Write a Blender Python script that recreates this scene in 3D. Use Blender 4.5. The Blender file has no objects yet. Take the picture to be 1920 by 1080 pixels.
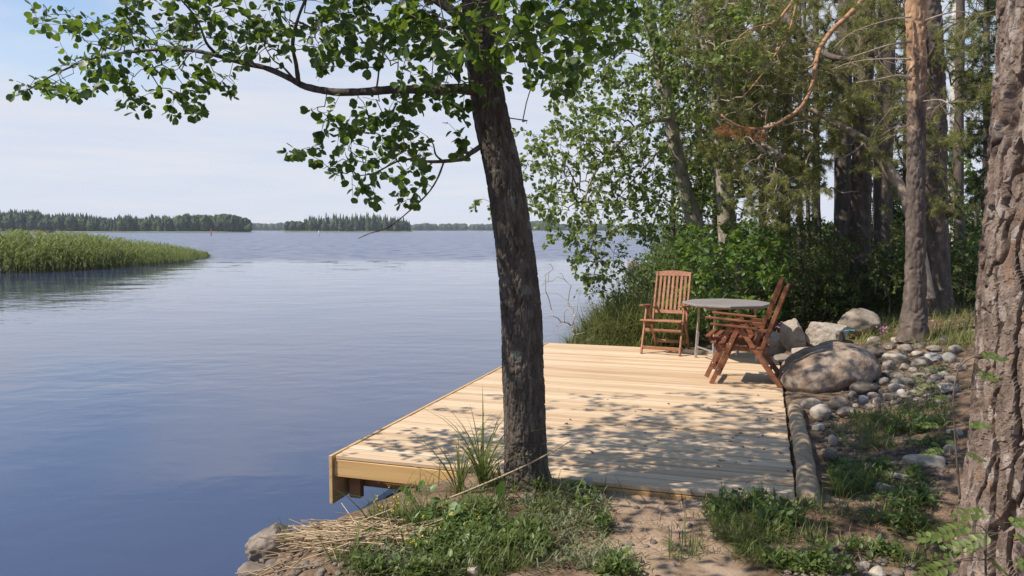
import bpy, math, random
import numpy as np
from mathutils import Vector, Matrix
random.seed(7)
R = np.random.default_rng(11)
sc = bpy.context.scene
COL = sc.collection

# ------------------------------------------------------------------ camera, world, sun, exposure
FOC, CX, CY, EYE = 1450.0, 960.0, 540.0, 1.68
PITCH = math.atan((540 - 431.5) / FOC)
cam = bpy.data.cameras.new('camera')
cam.sensor_width = 36.0
cam.lens = 36.0 * FOC / 1920.0
cam.clip_start = 0.05
cam.clip_end = 9000
co = bpy.data.objects.new('camera', cam)
COL.objects.link(co)
co.location = (0, 0, EYE)
co.rotation_euler = (math.radians(90) - PITCH, 0, 0)
sc.camera = co

SUN_H = Vector((-0.93, -0.20)).normalized()
SUN_E = math.radians(50)
SUN = Vector((SUN_H.x * math.cos(SUN_E), SUN_H.y * math.cos(SUN_E), math.sin(SUN_E)))
sl = bpy.data.lights.new('sun', 'SUN')
sl.energy = 5.0
sl.angle = math.radians(0.53)
sl.color = (1.0, 0.90, 0.76)
so = bpy.data.objects.new('sun', sl)
COL.objects.link(so)
so.rotation_euler = SUN.to_track_quat('Z', 'Y').to_euler()
so.location = (-20, -5, 30)

W = bpy.data.worlds.new("World")
sc.world = W
W.use_nodes = True
nt = W.node_tree
nt.nodes.clear()


def wn(t, **k):
    n = nt.nodes.new(t)
    for a, b in k.items():
        setattr(n, a, b)
    return n


SKX = 9.78
sky = wn('ShaderNodeTexSky', sky_type='NISHITA')
sky.sun_disc = False
sky.sun_elevation = SUN_E
sky.sun_rotation = math.atan2(SUN_H.x, SUN_H.y) % (2 * math.pi)
sky.air_density = 1.0
sky.dust_density = 0.2
sky.ozone_density = 2.0
geo = wn('ShaderNodeTexCoord')
sep = wn('ShaderNodeSeparateXYZ')
nt.links.new(geo.outputs['Generated'], sep.inputs[0])
mp = wn('ShaderNodeMapping')
mp.inputs['Scale'].default_value = (1.0, 1.0, 2.6)
mp.inputs['Location'].default_value = (SKX, 0.41, 0.0)
nt.links.new(geo.outputs['Generated'], mp.inputs[0])
ns = wn('ShaderNodeTexNoise')
ns.inputs['Scale'].default_value = 2.2
ns.inputs['Detail'].default_value = 5
ns.inputs['Roughness'].default_value = 0.55
nt.links.new(mp.outputs[0], ns.inputs[0])
nsub = wn('ShaderNodeMath', operation='MULTIPLY_ADD')
nt.links.new(ns.outputs[0], nsub.inputs[0])
nsub.inputs[1].default_value = 0.62
nt.links.new(sep.outputs[2], nsub.inputs[2])
rng = wn('ShaderNodeMapRange', interpolation_type='SMOOTHSTEP')
rng.inputs['From Min'].default_value = 0.47
rng.inputs['From Max'].default_value = 0.63
rng.inputs['To Min'].default_value = 0.93
rng.inputs['To Max'].default_value = 0.08
nt.links.new(nsub.outputs[0], rng.inputs[0])
# faint streaks of low cloud
mp2 = wn('ShaderNodeMapping')
mp2.inputs['Scale'].default_value = (1.0, 1.0, 14.0)
nt.links.new(geo.outputs['Generated'], mp2.inputs[0])
ns2 = wn('ShaderNodeTexNoise')
ns2.inputs['Scale'].default_value = 5.0
ns2.inputs['Detail'].default_value = 6
nt.links.new(mp2.outputs[0], ns2.inputs[0])
vr = wn('ShaderNodeValToRGB')
vr.color_ramp.elements[0].position = 0.40
vr.color_ramp.elements[0].color = (4.28, 4.60, 5.42, 1)
vr.color_ramp.elements[1].position = 0.72
vr.color_ramp.elements[1].color = (4.83, 4.87, 5.30, 1)
nt.links.new(ns2.outputs[0], vr.inputs[0])
mixs = wn('ShaderNodeMix', data_type='RGBA')
nt.links.new(rng.outputs[0], mixs.inputs['Factor'])
nt.links.new(sky.outputs[0], mixs.inputs[6])
nt.links.new(vr.outputs[0], mixs.inputs[7])
bg = wn('ShaderNodeBackground')
bg.inputs['Strength'].default_value = 0.125
nt.links.new(mixs.outputs[2], bg.inputs['Color'])
wo = wn('ShaderNodeOutputWorld')
nt.links.new(bg.outputs[0], wo.inputs['Surface'])

vs = sc.view_settings
vs.view_transform = 'Standard'
vs.look = 'None'
vs.gamma = 1
vs.use_curve_mapping = False
vs.exposure = 0.36
sc.render.engine = 'CYCLES'
sc.cycles.use_denoising = True
sc.cycles.max_bounces = 7
sc.cycles.diffuse_bounces = 4
sc.cycles.transmission_bounces = 5
sc.cycles.volume_bounces = 1
sc.cycles.caustics_reflective = False
sc.cycles.caustics_refractive = False
sc.cycles.sample_clamp_indirect = 6


def ray(px, py):
    a, b = (px - CX) / FOC, (CY - py) / FOC
    c, s = math.cos(PITCH), math.sin(PITCH)
    return np.array([a, b * s + c, b * c - s])


def P(px, py, Y):
    d = ray(px, py)
    return np.array([0, 0, EYE]) + d * (Y / d[1])


def G(px, py, z=0.0):
    d = ray(px, py)
    return np.array([0, 0, EYE]) + d * ((z - EYE) / d[2])


def project(p):
    p = np.asarray(p, float)
    c, s = math.cos(PITCH), math.sin(PITCH)
    q = p - np.array([0, 0, EYE])
    f = q[..., 1] * c - q[..., 2] * s
    u = q[..., 1] * s + q[..., 2] * c
    return np.stack([CX + FOC * q[..., 0] / f, CY - FOC * u / f, f], -1)


# ------------------------------------------------------------------ numpy noise
def _h(ix, iy, iz, seed):
    h = (ix.astype(np.int64) * 73856093) ^ (iy.astype(np.int64) * 19349663) ^ (iz.astype(np.int64) * 83492791) ^ (seed * 2654435761)
    h = (h ^ (h >> 13)) * 1274126177
    h = h & 0xffffffff
    h = ((h ^ (h >> 15)) * 2246822519) & 0xffffffff
    h = h ^ (h >> 13)
    return (h & 0xffffff) / float(0xffffff)


def vnoise(p, seed=0):
    i = np.floor(p)
    f = p - i
    u = f * f * (3 - 2 * f)
    x, y, z = i[:, 0], i[:, 1], i[:, 2]
    r = 0
    for dx in (0, 1):
        wx = u[:, 0] if dx else 1 - u[:, 0]
        for dy in (0, 1):
            wy = u[:, 1] if dy else 1 - u[:, 1]
            for dz in (0, 1):
                wz = u[:, 2] if dz else 1 - u[:, 2]
                r = r + wx * wy * wz * _h(x + dx, y + dy, z + dz, seed)
    return r * 2 - 1


def fbm(p, o=4, seed=0):
    p = np.asarray(p, float)
    r, a = 0, 0.5
    for k in range(o):
        r = r + a * vnoise(p, seed + k)
        p = p * 2.03 + 17.1
        a *= 0.5
    return r


def worley(p, seed=0, ids=False):
    idv = np.zeros(len(p))
    i = np.floor(p)
    f1 = np.full(len(p), 9.0)
    f2 = np.full(len(p), 9.0)
    for dx in (-1, 0, 1):
        for dy in (-1, 0, 1):
            for dz in (-1, 0, 1):
                c = i + np.array([dx, dy, dz])
                q = np.stack([c[:, k] + _h(c[:, 0], c[:, 1], c[:, 2], seed + 31 * k) for k in range(3)], -1)
                d = np.linalg.norm(q - p, axis=1)
                m = d < f1
                f2 = np.where(m, f1, np.minimum(f2, d))
                f1 = np.where(m, d, f1)
                if ids:
                    idv = np.where(m, _h(c[:, 0], c[:, 1], c[:, 2], seed + 777), idv)
    return (f1, f2, idv) if ids else (f1, f2)


def sstep(a, b, x):
    t = np.clip((x - a) / (b - a), 0, 1)
    return t * t * (3 - 2 * t)


# ------------------------------------------------------------------ mesh building
class MB:
    def __init__(s):
        s.v, s.f, s.t, s.n = [], [], [], 0

    def add(s, V, F):
        """V (n,3), F list of index lists (any arity)"""
        V = np.asarray(V, float)
        s.v.append(V)
        s.f.append(np.array([i for f in F for i in f], np.int64) + s.n)
        s.t.append(np.array([len(f) for f in F], np.int64))
        s.n += len(V)

    def addq(s, V, Q):
        """Q (m,k) array, one arity"""
        s.v.append(np.asarray(V, float))
        s.f.append(np.asarray(Q, np.int64).ravel() + s.n)
        s.t.append(np.full(len(Q), Q.shape[1], np.int64))
        s.n += len(V)

    def mesh(s, name, smooth=True):
        V = np.concatenate(s.v)
        L = np.concatenate(s.f)
        T = np.concatenate(s.t)
        me = bpy.data.meshes.new(name)
        me.vertices.add(len(V))
        me.vertices.foreach_set('co', V.astype(np.float32).ravel())
        me.loops.add(len(L))
        me.loops.foreach_set('vertex_index', L.astype(np.int32))
        me.polygons.add(len(T))
        st = np.concatenate([[0], np.cumsum(T)[:-1]]).astype(np.int32)
        me.polygons.foreach_set('loop_start', st)
        me.polygons.foreach_set('use_smooth', np.full(len(T), smooth))
        me.update(calc_edges=True)
        return me

    def build(s, name, mat, parent=None, smooth=True, **k):
        return obj(name, s.mesh(name, smooth), mat, parent, **k)


def obj(name, me, mat=None, parent=None, loc=None, label=None, cat=None, group=None, kind=None):
    if mat is not None and len(me.materials) == 0:
        me.materials.append(mat)
    o = bpy.data.objects.new(name, me)
    COL.objects.link(o)
    if parent is not None:
        o.parent = parent
    if loc is not None:
        o.location = tuple(loc)
    return tag(o, label, cat, group, kind)


def tag(o, label=None, cat=None, group=None, kind=None):
    for k, v in (('label', label), ('category', cat), ('group', group), ('kind', kind)):
        if v:
            o[k] = v
    return o


def thing(name, label, cat, loc=(0, 0, 0), rz=0, group=None):
    o = bpy.data.objects.new(name, None)
    o.empty_display_size = 0.1
    COL.objects.link(o)
    o.location = tuple(loc)
    o.rotation_euler = (0, 0, rz)
    return tag(o, label, cat, group)


def dup(root, loc, rz=None, label=None, group=None):
    r = root.copy()
    COL.objects.link(r)
    r.location = tuple(loc)
    if rz is not None:
        r.rotation_euler = (0, 0, rz)
    if label:
        r['label'] = label
    if group:
        r['group'] = group
    for ch in list(root.children):
        c = ch.copy()
        COL.objects.link(c)
        c.parent = r
        for g in list(ch.children):
            d = g.copy()
            COL.objects.link(d)
            d.parent = c
    return r


CB_F = []
_id = lambda sx, sy, sz, a: ((sx > 0) * 4 + (sy > 0) * 2 + (sz > 0)) * 3 + a
for a in range(3):
    b, c = (a + 1) % 3, (a + 2) % 3
    for s in (-1, 1):
        q = []
        for (u, v) in ((-1, -1), (1, -1), (1, 1), (-1, 1)):
            g = [0, 0, 0]
            g[a], g[b], g[c] = s, u, v
            q.append(_id(*g, a))
        CB_F.append(q if s > 0 else q[::-1])
    for sa in (-1, 1):
        for sb in (-1, 1):
            g = [0, 0, 0]
            g[a], g[b] = sa, sb
            g1, g2 = list(g), list(g)
            g1[c], g2[c] = 1, -1
            q = [_id(*g1, a), _id(*g2, a), _id(*g2, b), _id(*g1, b)]
            CB_F.append(q if sa * sb < 0 else q[::-1])
for sx in (-1, 1):
    for sy in (-1, 1):
        for sz in (-1, 1):
            CB_F.append([_id(sx, sy, sz, 0), _id(sx, sy, sz, 1), _id(sx, sy, sz, 2)][::(1 if sx * sy * sz > 0 else -1)])


def cbox(h, b):
    V = np.zeros((24, 3))
    for sx in (-1, 1):
        for sy in (-1, 1):
            for sz in (-1, 1):
                for a in range(3):
                    s = (sx, sy, sz)
                    V[_id(sx, sy, sz, a)] = [s[k] * (h[k] if k == a else h[k] - b) for k in range(3)]
    return V


def box(mb, c, size, b=0.003, rot=None):
    V = cbox([x / 2 for x in size], b)
    if rot is not None:
        V = V @ np.asarray(rot).T
    mb.add(V + np.asarray(c), CB_F)


def bar(mb, p0, p1, w, t, up=(0, 0, 1), b=0.003):
    """chamfered bar from p0 to p1; w along the side axis, t along the 'up' axis"""
    p0, p1 = np.asarray(p0, float), np.asarray(p1, float)
    y = p1 - p0
    L = np.linalg.norm(y)
    y = y / L
    x = np.cross(y, up)
    x = x / np.linalg.norm(x)
    z = np.cross(x, y)
    box(mb, (p0 + p1) / 2, (w, L, t), b, np.stack([x, y, z], 1))


def catmull(pts, n, tt=None):
    pts = np.asarray(pts, float)
    seg = np.linalg.norm(np.diff(pts[:, :3], axis=0), axis=1)
    cum = np.concatenate([[0], np.cumsum(seg)])
    t = np.linspace(0, cum[-1], n) if tt is None else np.concatenate([np.linspace(0, tt, int(n * 0.85), endpoint=False), np.linspace(tt, cum[-1], n - int(n * 0.85))])
    k = np.clip(np.searchsorted(cum, t, side='right') - 1, 0, len(pts) - 2)
    u = ((t - cum[k]) / seg[k])[:, None]
    p0 = pts[np.maximum(k - 1, 0)]
    p1, p2 = pts[k], pts[k + 1]
    p3 = pts[np.minimum(k + 2, len(pts) - 1)]
    m1, m2 = (p2 - p0) / 2, (p3 - p1) / 2
    return (2 * u**3 - 3 * u**2 + 1) * p1 + (u**3 - 2 * u**2 + u) * m1 + (-2 * u**3 + 3 * u**2) * p2 + (u**3 - u**2) * m2, t


def frames(C):
    T = np.gradient(C, axis=0)
    T /= np.linalg.norm(T, axis=1)[:, None] + 1e-12
    X = np.zeros_like(T)
    ref = np.array([1.0, 0, 0]) if abs(T[0, 0]) < 0.8 else np.array([0, 1.0, 0])
    x = ref - T[0] * (ref @ T[0])
    for i in range(len(T)):
        x = x - T[i] * (x @ T[i])
        x = x / (np.linalg.norm(x) + 1e-12)
        X[i] = x
    return T, X, np.cross(T, X)


def tube(mb, pts, radii, k=8, n=None, disp=None, cap=True, tt=None):
    """pts (m,3), radii (m,); disp(points_on_surface, theta, s) -> radial offset"""
    A = np.concatenate([np.asarray(pts, float), np.asarray(radii, float)[:, None]], 1)
    if n is None:
        n = max(3, len(A) * 3)
    C4, s = catmull(A, n, tt)
    C, r = C4[:, :3], np.maximum(C4[:, 3], 0.0006)
    T, X, Y = frames(C)
    th = np.linspace(0, 2 * math.pi, k, endpoint=False)
    D = X[:, None, :] * np.cos(th)[None, :, None] + Y[:, None, :] * np.sin(th)[None, :, None]
    rr = np.repeat(r[:, None], k, 1)
    if disp is not None:
        q = np.stack([np.cos(th)[None, :] * rr, np.sin(th)[None, :] * rr, np.repeat(s[:, None], k, 1)], -1).reshape(-1, 3)
        rr = rr + disp(q).reshape(n, k)
    V = (C[:, None, :] + D * rr[..., None]).reshape(-1, 3)
    i = np.arange(n - 1)[:, None] * k
    j = np.arange(k)[None, :]
    j2 = (j + 1) % k
    Q = np.stack([i + j, i + j2, i + k + j2, i + k + j], -1).reshape(-1, 4)
    mb.addq(V, Q)
    if cap:
        base = mb.n - len(V)
        mb.f.append(np.concatenate([np.arange(k)[::-1] + base, np.arange(k) + base + (n - 1) * k]))
        mb.t.append(np.array([k, k]))


def scatter(mb, TV, TF, pos, yax, zax, size, sx=None):
    """copies of one small template: TV (v,3) with y along the leaf and z its face normal"""
    N = len(pos)
    if N == 0:
        return
    y = yax / (np.linalg.norm(yax, axis=1)[:, None] + 1e-9)
    x = np.cross(y, zax)
    x /= np.linalg.norm(x, axis=1)[:, None] + 1e-9
    z = np.cross(x, y)
    size = np.broadcast_to(np.asarray(size, float), (N,))
    wx = np.ones(N) if sx is None else sx
    V = pos[:, None, :] + size[:, None, None] * (TV[None, :, 0:1] * (x * wx[:, None])[:, None, :] + TV[None, :, 1:2] * y[:, None, :] + TV[None, :, 2:3] * z[:, None, :])
    nv = len(TV)
    fl = np.array([i for f in TF for i in f])
    tt = np.array([len(f) for f in TF])
    mb.v.append(V.reshape(-1, 3))
    mb.f.append((fl[None, :] + (np.arange(N) * nv)[:, None]).ravel() + mb.n)
    mb.t.append(np.tile(tt, N))
    mb.n += N * nv


# ------------------------------------------------------------------ materials
def newmat(name):
    m = bpy.data.materials.new(name)
    m.use_nodes = True
    n = m.node_tree
    n.nodes.clear()
    return m, n


def N(n, t, ins=None, **k):
    q = n.nodes.new(t)
    for a, b in k.items():
        setattr(q, a, b)
    for a, b in (ins or {}).items():
        if isinstance(b, bpy.types.NodeSocket):
            n.links.new(b, q.inputs[a])
        else:
            q.inputs[a].default_value = b
    return q


def ramp(n, fac, stops):
    q = n.nodes.new('ShaderNodeValToRGB')
    e = q.color_ramp.elements
    while len(e) < len(stops):
        e.new(0.5)
    for k, (p, c) in enumerate(stops):
        e[k].position = p
        e[k].color = (*c, 1)
    n.links.new(fac, q.inputs[0])
    return q.outputs[0]


def mixc(n, f, a, b, mode='MIX'):
    q = n.nodes.new('ShaderNodeMix')
    q.data_type = 'RGBA'
    q.blend_type = mode
    for i, v in ((0, f), (6, a), (7, b)):
        if isinstance(v, bpy.types.NodeSocket):
            n.links.new(v, q.inputs[i])
        else:
            q.inputs[i].default_value = v if i == 0 else (*v, 1)
    return q.outputs[2]


def surf(n, bsdf):
    o = n.nodes.new('ShaderNodeOutputMaterial')
    n.links.new(bsdf, o.inputs['Surface'])


def noisy(name, stops, scale=8, stretch=(1, 1, 1), rough=0.8, bump=0.3, bscale=40, bdist=0.01, detail=6, obj_rand=0.0, spec=0.3, spots=None):
    """ramped noise colour + bump; spots = (scale, threshold, colour) adds blotches of another colour"""
    m, n = newmat(name)
    tc = N(n, 'ShaderNodeTexCoord')
    oi = N(n, 'ShaderNodeObjectInfo')
    off = N(n, 'ShaderNodeVectorMath', {0: oi.outputs['Random'], 1: (37.0, 91.0, 53.0)}, operation='MULTIPLY')
    ad = N(n, 'ShaderNodeVectorMath', {0: tc.outputs['Object'], 1: off.outputs[0]}, operation='ADD')
    mp = N(n, 'ShaderNodeMapping', {0: ad.outputs[0], 'Scale': stretch})
    a = N(n, 'ShaderNodeTexNoise', {'Vector': mp.outputs[0], 'Scale': scale, 'Detail': detail, 'Roughness': 0.6})
    fac = a.outputs[0]
    if obj_rand:
        s = N(n, 'ShaderNodeMath', {0: oi.outputs['Random'], 1: -0.5}, operation='ADD')
        s = N(n, 'ShaderNodeMath', {0: s.outputs[0], 1: obj_rand, 2: fac}, operation='MULTIPLY_ADD')
        fac = s.outputs[0]
    c = ramp(n, fac, stops)
    if spots:
        b = N(n, 'ShaderNodeTexNoise', {'Vector': ad.outputs[0], 'Scale': spots[0], 'Detail': 5})
        r = N(n, 'ShaderNodeMapRange', {0: b.outputs[0], 1: spots[1], 2: spots[1] + 0.07})
        c = mixc(n, r.outputs[0], c, spots[2])
    g = N(n, 'ShaderNodeTexNoise', {'Vector': mp.outputs[0], 'Scale': bscale, 'Detail': 8, 'Roughness': 0.65})
    bp = N(n, 'ShaderNodeBump', {'Strength': bump, 'Distance': bdist, 'Height': g.outputs[0]})
    p = N(n, 'ShaderNodeBsdfPrincipled', {'Base Color': c, 'Roughness': rough, 'Normal': bp.outputs[0], 'Specular IOR Level': spec})
    surf(n, p.outputs[0])
    return m


def leafmat(name, dark, light, tr, trans=0.35, rough=0.45, spec=0.35, patch=None):
    m, n = newmat(name)
    g = N(n, 'ShaderNodeNewGeometry')
    c = ramp(n, g.outputs['Random Per Island'], [(0.0, dark), (1.0, light)])
    t = ramp(n, g.outputs['Random Per Island'], [(0.0, tuple(x * 0.75 for x in tr)), (1.0, tr)])
    if patch:
        tc = N(n, 'ShaderNodeTexCoord')
        q = N(n, 'ShaderNodeTexNoise', {'Vector': tc.outputs['Object'], 'Scale': patch[0], 'Detail': 3})
        r = N(n, 'ShaderNodeMapRange', {0: q.outputs[0], 1: patch[1], 2: patch[1] + 0.15})
        c = mixc(n, r.outputs[0], c, patch[2])
        t = mixc(n, r.outputs[0], t, patch[2])
    p = N(n, 'ShaderNodeBsdfPrincipled', {'Base Color': c, 'Roughness': rough, 'Specular IOR Level': spec})
    k = N(n, 'ShaderNodeBsdfTranslucent', {'Color': t})
    x = N(n, 'ShaderNodeMixShader', {0: trans, 1: p.outputs[0], 2: k.outputs[0]})
    surf(n, x.outputs[0])
    return m


M = {}
M['alder_leaf'] = leafmat('alder_leaf', (0.020, 0.048, 0.010), (0.050, 0.100, 0.018), (0.23, 0.35, 0.036), 0.38, 0.42, 0.4)
M['tree_leaf'] = leafmat('tree_leaf', (0.065, 0.108, 0.026), (0.18, 0.235, 0.065), (0.34, 0.44, 0.08), 0.40, 0.42, 0.45)
M['bush_leaf'] = leafmat('bush_leaf', (0.045, 0.10, 0.018), (0.13, 0.21, 0.045), (0.28, 0.42, 0.06), 0.36, 0.4, 0.45)
M['dark_leaf'] = leafmat('dark_leaf', (0.036, 0.062, 0.018), (0.105, 0.15, 0.045), (0.19, 0.26, 0.05), 0.32, 0.5, 0.3)
M['needle'] = leafmat('needle', (0.105, 0.13, 0.040), (0.36, 0.36, 0.13), (0.34, 0.35, 0.08), 0.30, 0.5, 0.3, patch=(0.9, 0.68, (0.20, 0.11, 0.035)))
M['spruce'] = leafmat('spruce', (0.035, 0.058, 0.022), (0.095, 0.12, 0.045), (0.12, 0.15, 0.05), 0.25, 0.5, 0.3)
M['dry_needle'] = leafmat('dry_needle', (0.28, 0.12, 0.05), (0.42, 0.21, 0.09), (0.4, 0.2, 0.08), 0.25, 0.6, 0.2)
M['grass'] = leafmat('grass', (0.060, 0.095, 0.024), (0.155, 0.19, 0.06), (0.24, 0.30, 0.07), 0.35, 0.5, 0.3, patch=(2.3, 0.60, (0.17, 0.16, 0.06)))
M['wild_grass'] = leafmat('wild_grass', (0.10, 0.13, 0.04), (0.25, 0.26, 0.10), (0.28, 0.32, 0.09), 0.35, 0.5, 0.3, patch=(1.6, 0.58, (0.30, 0.25, 0.12)))
M['weed'] = leafmat('weed', (0.060, 0.105, 0.026), (0.155, 0.205, 0.062), (0.26, 0.36, 0.07), 0.36, 0.45, 0.4)
M['weed_grey'] = leafmat('weed_grey', (0.11, 0.14, 0.07), (0.24, 0.27, 0.15), (0.26, 0.3, 0.12), 0.3, 0.55, 0.3)
M['reed'] = leafmat('reed', (0.10, 0.14, 0.04), (0.27, 0.30, 0.10), (0.28, 0.33, 0.08), 0.3, 0.5, 0.3)
M['reed_stem'] = leafmat('reed_stem', (0.16, 0.13, 0.05), (0.26, 0.2, 0.09), (0.25, 0.2, 0.08), 0.15, 0.6, 0.2)
M['straw'] = leafmat('straw', (0.22, 0.15, 0.085), (0.62, 0.48, 0.31), (0.4, 0.3, 0.15), 0.08, 0.5, 0.35)
M['litter'] = leafmat('litter', (0.09, 0.055, 0.035), (0.30, 0.20, 0.13), (0.2, 0.12, 0.08), 0.1, 0.7, 0.15)
M['far_spruce'] = leafmat('far_spruce', (0.022, 0.040, 0.018), (0.055, 0.075, 0.030), (0.06, 0.08, 0.03), 0.1, 0.7, 0.15)
M['far_leaf'] = leafmat('far_leaf', (0.035, 0.060, 0.022), (0.075, 0.11, 0.036), (0.10, 0.14, 0.04), 0.15, 0.7, 0.15)
M['pink'] = leafmat('pink', (0.42, 0.16, 0.34), (0.58, 0.26, 0.46), (0.5, 0.2, 0.4), 0.3, 0.6, 0.2)
M['yellow'] = leafmat('yellow', (0.65, 0.48, 0.04), (0.75, 0.55, 0.05), (0.6, 0.5, 0.05), 0.2, 0.6, 0.2)
M['white_petal'] = leafmat('white_petal', (0.6, 0.6, 0.56), (0.75, 0.75, 0.7), (0.6, 0.6, 0.5), 0.2, 0.6, 0.2)

M['alder_bark'] = noisy('alder_bark', [(0.25, (0.035, 0.028, 0.023)), (0.5, (0.092, 0.074, 0.061)), (0.75, (0.18, 0.152, 0.13))], 30, (1, 1, 0.22), 0.85, 0.9, 60, 0.012, spots=(7, 0.62, (0.17, 0.172, 0.142)))
def big_bark():
    """flaky pine bark: grey-brown crust, pinkish fresh scales, dark specks, pale lichen dust"""
    m, n = newmat('pine_bark')
    tc = N(n, 'ShaderNodeTexCoord')
    mp = N(n, 'ShaderNodeMapping', {0: tc.outputs['Object'], 'Scale': (1, 1, 0.55)})
    a = N(n, 'ShaderNodeTexNoise', {'Vector': mp.outputs[0], 'Scale': 11, 'Detail': 9, 'Roughness': 0.72})
    c = ramp(n, a.outputs[0], [(0.30, (0.072, 0.050, 0.040)), (0.47, (0.18, 0.136, 0.112)), (0.60, (0.29, 0.228, 0.193)), (0.74, (0.42, 0.35, 0.31))])
    s = N(n, 'ShaderNodeTexVoronoi', {'Vector': mp.outputs[0], 'Scale': 26, 'Randomness': 1.0})
    sc_ = N(n, 'ShaderNodeSeparateColor', {0: s.outputs['Color']})
    r = N(n, 'ShaderNodeMapRange', {0: sc_.outputs[0], 1: 0.86, 2: 0.97, 3: 0, 4: 0.5})
    c = mixc(n, r.outputs[0], c, (0.30, 0.18, 0.12))
    r = N(n, 'ShaderNodeMapRange', {0: sc_.outputs[1], 1: 0.82, 2: 0.95, 3: 0, 4: 0.6})
    c = mixc(n, r.outputs[0], c, (0.44, 0.385, 0.35))
    g2 = N(n, 'ShaderNodeTexNoise', {'Vector': mp.outputs[0], 'Scale': 70, 'Detail': 8, 'Roughness': 0.75})
    h = N(n, 'ShaderNodeMath', {0: s.outputs['Distance'], 1: -0.7, 2: g2.outputs[0]}, operation='MULTIPLY_ADD')
    bp = N(n, 'ShaderNodeBump', {'Strength': 0.9, 'Distance': 0.012, 'Height': h.outputs[0]})
    p = N(n, 'ShaderNodeBsdfPrincipled', {'Base Color': c, 'Roughness': 0.9, 'Normal': bp.outputs[0], 'Specular IOR Level': 0.2})
    surf(n, p.outputs[0])
    return m


M['pine_bark'] = big_bark()
M['grey_bark'] = noisy('grey_bark', [(0.25, (0.055, 0.043, 0.036)), (0.55, (0.125, 0.10, 0.085)), (0.8, (0.22, 0.185, 0.16))], 12, (1, 1, 0.3), 0.85, 0.7, 40, 0.012, spots=(9, 0.64, (0.30, 0.31, 0.26)))
M['pale_bark'] = noisy('pale_bark', [(0.25, (0.15, 0.125, 0.10)), (0.5, (0.33, 0.285, 0.235)), (0.75, (0.46, 0.42, 0.36))], 13, (1, 1, 0.4), 0.85, 0.6, 40, 0.01, spots=(8, 0.62, (0.13, 0.10, 0.08)))
M['birch_bark'] = noisy('birch_bark', [(0.35, (0.10, 0.09, 0.08)), (0.45, (0.62, 0.60, 0.56)), (0.8, (0.75, 0.73, 0.69))], 7, (1, 1, 2.5), 0.7, 0.3, 30)
M['twig'] = noisy('twig', [(0.3, (0.06, 0.045, 0.035)), (0.7, (0.15, 0.115, 0.09))], 20, rough=0.85)
M['dead_wood'] = noisy('dead_wood', [(0.3, (0.24, 0.185, 0.14)), (0.7, (0.46, 0.37, 0.29))], 14, (1, 1, 1), 0.8, 0.4, 50)
M['orange_wood'] = noisy('orange_wood', [(0.3, (0.30, 0.15, 0.075)), (0.7, (0.50, 0.29, 0.16))], 14, (1, 1, 1), 0.75, 0.4, 50)

M['rock'] = noisy('rock', [(0.25, (0.11, 0.088, 0.072)), (0.5, (0.225, 0.188, 0.158)), (0.78, (0.37, 0.325, 0.28))], 5, rough=0.85, bump=0.5, bscale=26, bdist=0.02, obj_rand=0.45, spots=(16, 0.66, (0.42, 0.40, 0.36)))
M['pale_rock'] = noisy('pale_rock', [(0.25, (0.19, 0.155, 0.12)), (0.5, (0.34, 0.29, 0.235)), (0.78, (0.47, 0.42, 0.36))], 6, rough=0.85, bump=0.6, bscale=30, bdist=0.02, obj_rand=0.25, spots=(18, 0.60, (0.26, 0.23, 0.19)))
M['boulder'] = noisy('boulder', [(0.28, (0.10, 0.068, 0.047)), (0.44, (0.225, 0.165, 0.122)), (0.57, (0.34, 0.27, 0.215)), (0.74, (0.47, 0.405, 0.345))], 5.5, rough=0.85, bump=0.8, bscale=18, bdist=0.03, spots=(5.5, 0.58, (0.20, 0.15, 0.11)))
M['white_rock'] = noisy('white_rock', [(0.3, (0.27, 0.255, 0.235)), (0.7, (0.43, 0.41, 0.38))], 7, rough=0.8, bump=0.4, bscale=30, obj_rand=0.2)
M['shore_rock'] = noisy('shore_rock', [(0.25, (0.085, 0.068, 0.055)), (0.5, (0.165, 0.135, 0.112)), (0.78, (0.27, 0.225, 0.19))], 6, rough=0.75, bump=0.5, bscale=26, obj_rand=0.25)


def metal(name, c, rough):
    m, n = newmat(name)
    p = N(n, 'ShaderNodeBsdfPrincipled', {'Base Color': (*c, 1), 'Roughness': rough, 'Metallic': 0.8})
    surf(n, p.outputs[0])
    return m


M['steel'] = metal('steel', (0.55, 0.55, 0.56), 0.38)
M['dark_iron'] = metal('dark_iron', (0.05, 0.045, 0.04), 0.6)
M['blue'] = noisy('blue_plastic', [(0.3, (0.05, 0.32, 0.42)), (0.7, (0.12, 0.50, 0.60))], 20, rough=0.5, bump=0.1)
M['red_paint'] = noisy('red_paint', [(0.3, (0.35, 0.05, 0.05)), (0.7, (0.5, 0.09, 0.09))], 3, rough=0.6, bump=0.1)
M['white_paint'] = noisy('white_paint', [(0.3, (0.5, 0.52, 0.5)), (0.7, (0.7, 0.7, 0.68))], 3, rough=0.6, bump=0.1)
M['far_wood'] = noisy('far_wood', [(0.3, (0.22, 0.15, 0.09)), (0.7, (0.32, 0.22, 0.13))], 3, rough=0.8)


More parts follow.
